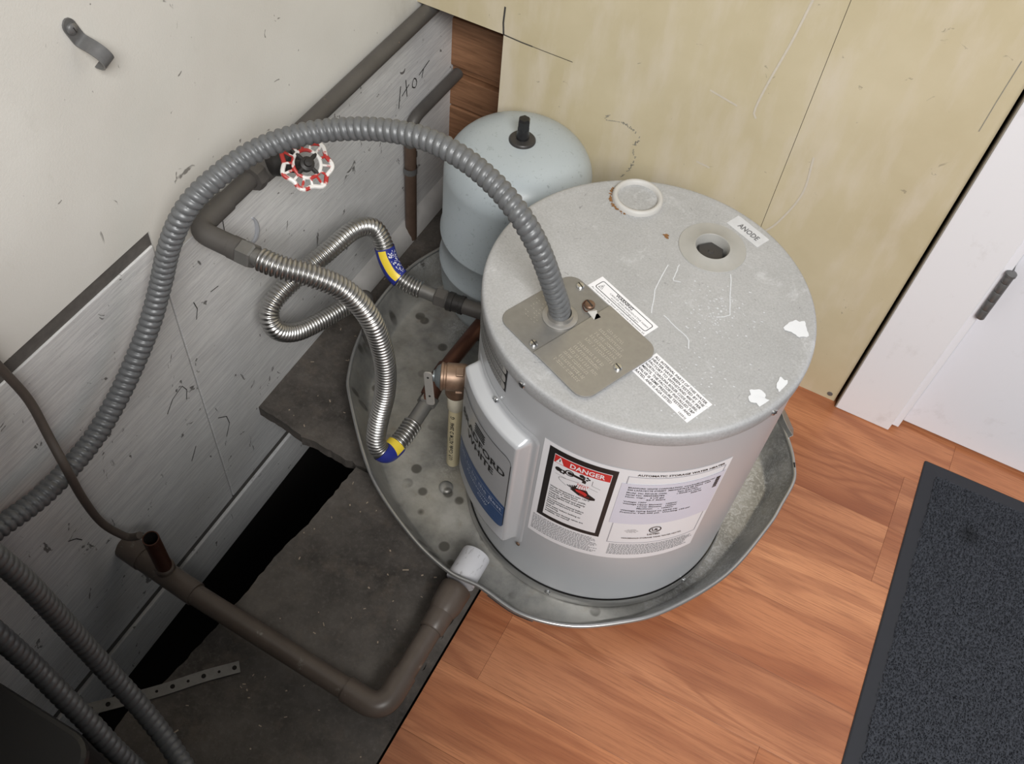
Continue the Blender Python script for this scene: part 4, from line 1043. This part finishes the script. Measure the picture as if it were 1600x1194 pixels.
for i, (a, b, _) in enumerate(pf):
    w_ = .0066
    if a < -.001: w_ = .0066 * math.sqrt(max(.03, 1 - ((-.001 - a) / .0092) ** 2))
    tn = pf[min(i + 1, 35)] - pf[max(i - 1, 0)]; tn /= np.linalg.norm(tn); nn = np.array((-tn[1], tn[0]))
    ce = c0 + sd * a + X_ * b; nv = sd * nn[0] + X_ * nn[1]
    Rr.append([ce - sw * w_ - nv * .0009, ce + sw * w_ - nv * .0009, ce + sw * w_ + nv * .0009, ce - sw * w_ + nv * .0009])
mb.rings(Rr); mb.build('strap_body', STRAPM, ps, True, bevel=0)
sc_ = MB().lathe([(.0056, 0), (.0054, .0018), (.0038, .0034), (.0016, .0040), (0, .0040)], c0 + X_ * .002 + sd * .0005, X_, 18).build('screw', STRAPM, ps, True)
MB().obox(c0 + X_ * .0060 + sd * .0005, (.0001, 0, 0), sd * .003, sw * .0005).build('screw_slot', IRON, sc_)
# perforated strap lying over the gap
pp = [np.array(p) for p in ((-.690, -.930, -.0020), (-.675, -.915, -.0030), (-.627, -.866, -.0045), (-.592, -.826, -.0044), (-.560, -.794, -.0035))]
P7 = resample(spline(pp, 10), n=60)[0]
T7 = np.gradient(P7, axis=0); T7 /= np.linalg.norm(T7, axis=1)[:, None]; N7 = np.stack([-T7[:, 1], T7[:, 0], 0 * T7[:, 0]], 1)
mb = MB(); mb.rings([[P7[i] - N7[i] * .0076 + (0, 0, h) if e == 0 else P7[i] + N7[i] * .0076 + (0, 0, h) for e, h in ((0, 0), (1, 0), (1, .0011), (0, .0011))] for i in range(60)])
pst = thing('perforated_strap', 'perforated galvanized hanger strap lying over the dark subfloor gap', 'strap', (-.62, -.86, -.006))
mb.build('strap_body', GALVSTRAP, pst)
mb = MB()
for i in range(3, 58, 6):
    r_ = .0030 if (i // 6) % 2 else .0019
    mb.poly([P7[i] + (0, 0, .0014) + r_ * (math.cos(a) * T7[i] + math.sin(a) * N7[i]) for a in np.linspace(0, 2 * math.pi, 14, endpoint=False)])
mb.build('strap_hole', DARK, pst)

# black appliance in the near corner
ap = thing('appliance', 'black appliance casing with an added block that shades the lower left corner', 'appliance', (-.66, -1.2, -.006))
MB().prism(rrect(-.775, -.545, -1.75, -.972, .03, 6), -.0055, .236).build('casing', APPL, ap, bevel=.006)
MB().prism(rrect(-.775, .0, -1.75, -1.085, .02, 6), .2365, .95).build('shade_block', APPL, ap, bevel=.006)  # unseen block added above the casing to keep light off the lower left

# ================================================================== FLOOR MAT
mt = thing('floor_mat', 'charcoal carpet mat with a black rubber border in front of the white door', 'mat', (.152, -.026, 0))
ang = math.radians(1.2); ca_, sa_ = math.cos(ang), math.sin(ang)
mloc = lambda x, y, z: (.152 + x * ca_ - y * sa_, -.026 + x * sa_ + y * ca_, z)
MW, ML, BW = .62, .90, .0215
mb = MB()
o_ = rrect(0, MW, -ML, 0, .003, 3); i_ = rrect(BW * .9, MW - BW * .9, -ML + BW * .9, -BW * .9, .003, 3); j_ = rrect(.002, MW - .002, -ML + .002, -.002, .003, 3)
mb.rings([[mloc(x, y, .0004) for x, y in o_], [mloc(x, y, .0016) for x, y in o_], [mloc(x, y, .0026) for x, y in j_], [mloc(x, y, .0036) for x, y in i_]]); mb.build('rubber_border', RUBBER, mt)
st_ = .0026; gx = np.arange(BW, .42, st_); gy = np.arange(-.70, -BW, st_)
X2, Y2 = np.meshgrid(gx, gy); n_ = X2.size
px_ = X2.ravel() + rng.uniform(-.0013, .0013, n_); py_ = Y2.ravel() + rng.uniform(-.0013, .0013, n_)
hgt = rng.uniform(.0050, .0085, n_); a_ = rng.uniform(0, 6.28, n_); rr = rng.uniform(.0011, .0019, n_)
lx_, ly_ = rng.normal(0, .0014, n_), rng.normal(0, .0014, n_)
V = np.zeros((n_, 4, 3))
for k in range(3):
    q = a_ + k * 2.0944; X = px_ + rr * np.cos(q); Y = py_ + rr * np.sin(q)
    V[:, k, 0] = .152 + X * ca_ - Y * sa_; V[:, k, 1] = -.026 + X * sa_ + Y * ca_; V[:, k, 2] = .0033
X = px_ + lx_; Y = py_ + ly_
V[:, 3, 0] = .152 + X * ca_ - Y * sa_; V[:, 3, 1] = -.026 + X * sa_ + Y * ca_; V[:, 3, 2] = hgt
base = np.arange(n_)[:, None] * 4
F = np.concatenate([base + np.array(t3) for t3 in ((0, 1, 3), (1, 2, 3), (2, 0, 3))])
me = bpy.data.meshes.new('carpet_pile'); me.from_pydata((V.reshape(-1, 3) - np.array((.152, -.026, 0))).tolist(), [], F.tolist()); me.materials.append(PILE)
po = bpy.data.objects.new('carpet_pile', me); COL.objects.link(po); po.parent = mt; po['kind'] = 'stuff'
mb = MB(); mb.poly([mloc(x, y, .0038) for x, y in rrect(BW, MW - BW, -ML + BW, -BW, .003, 3)]); mb.build('pile_backing', PILE, mt)
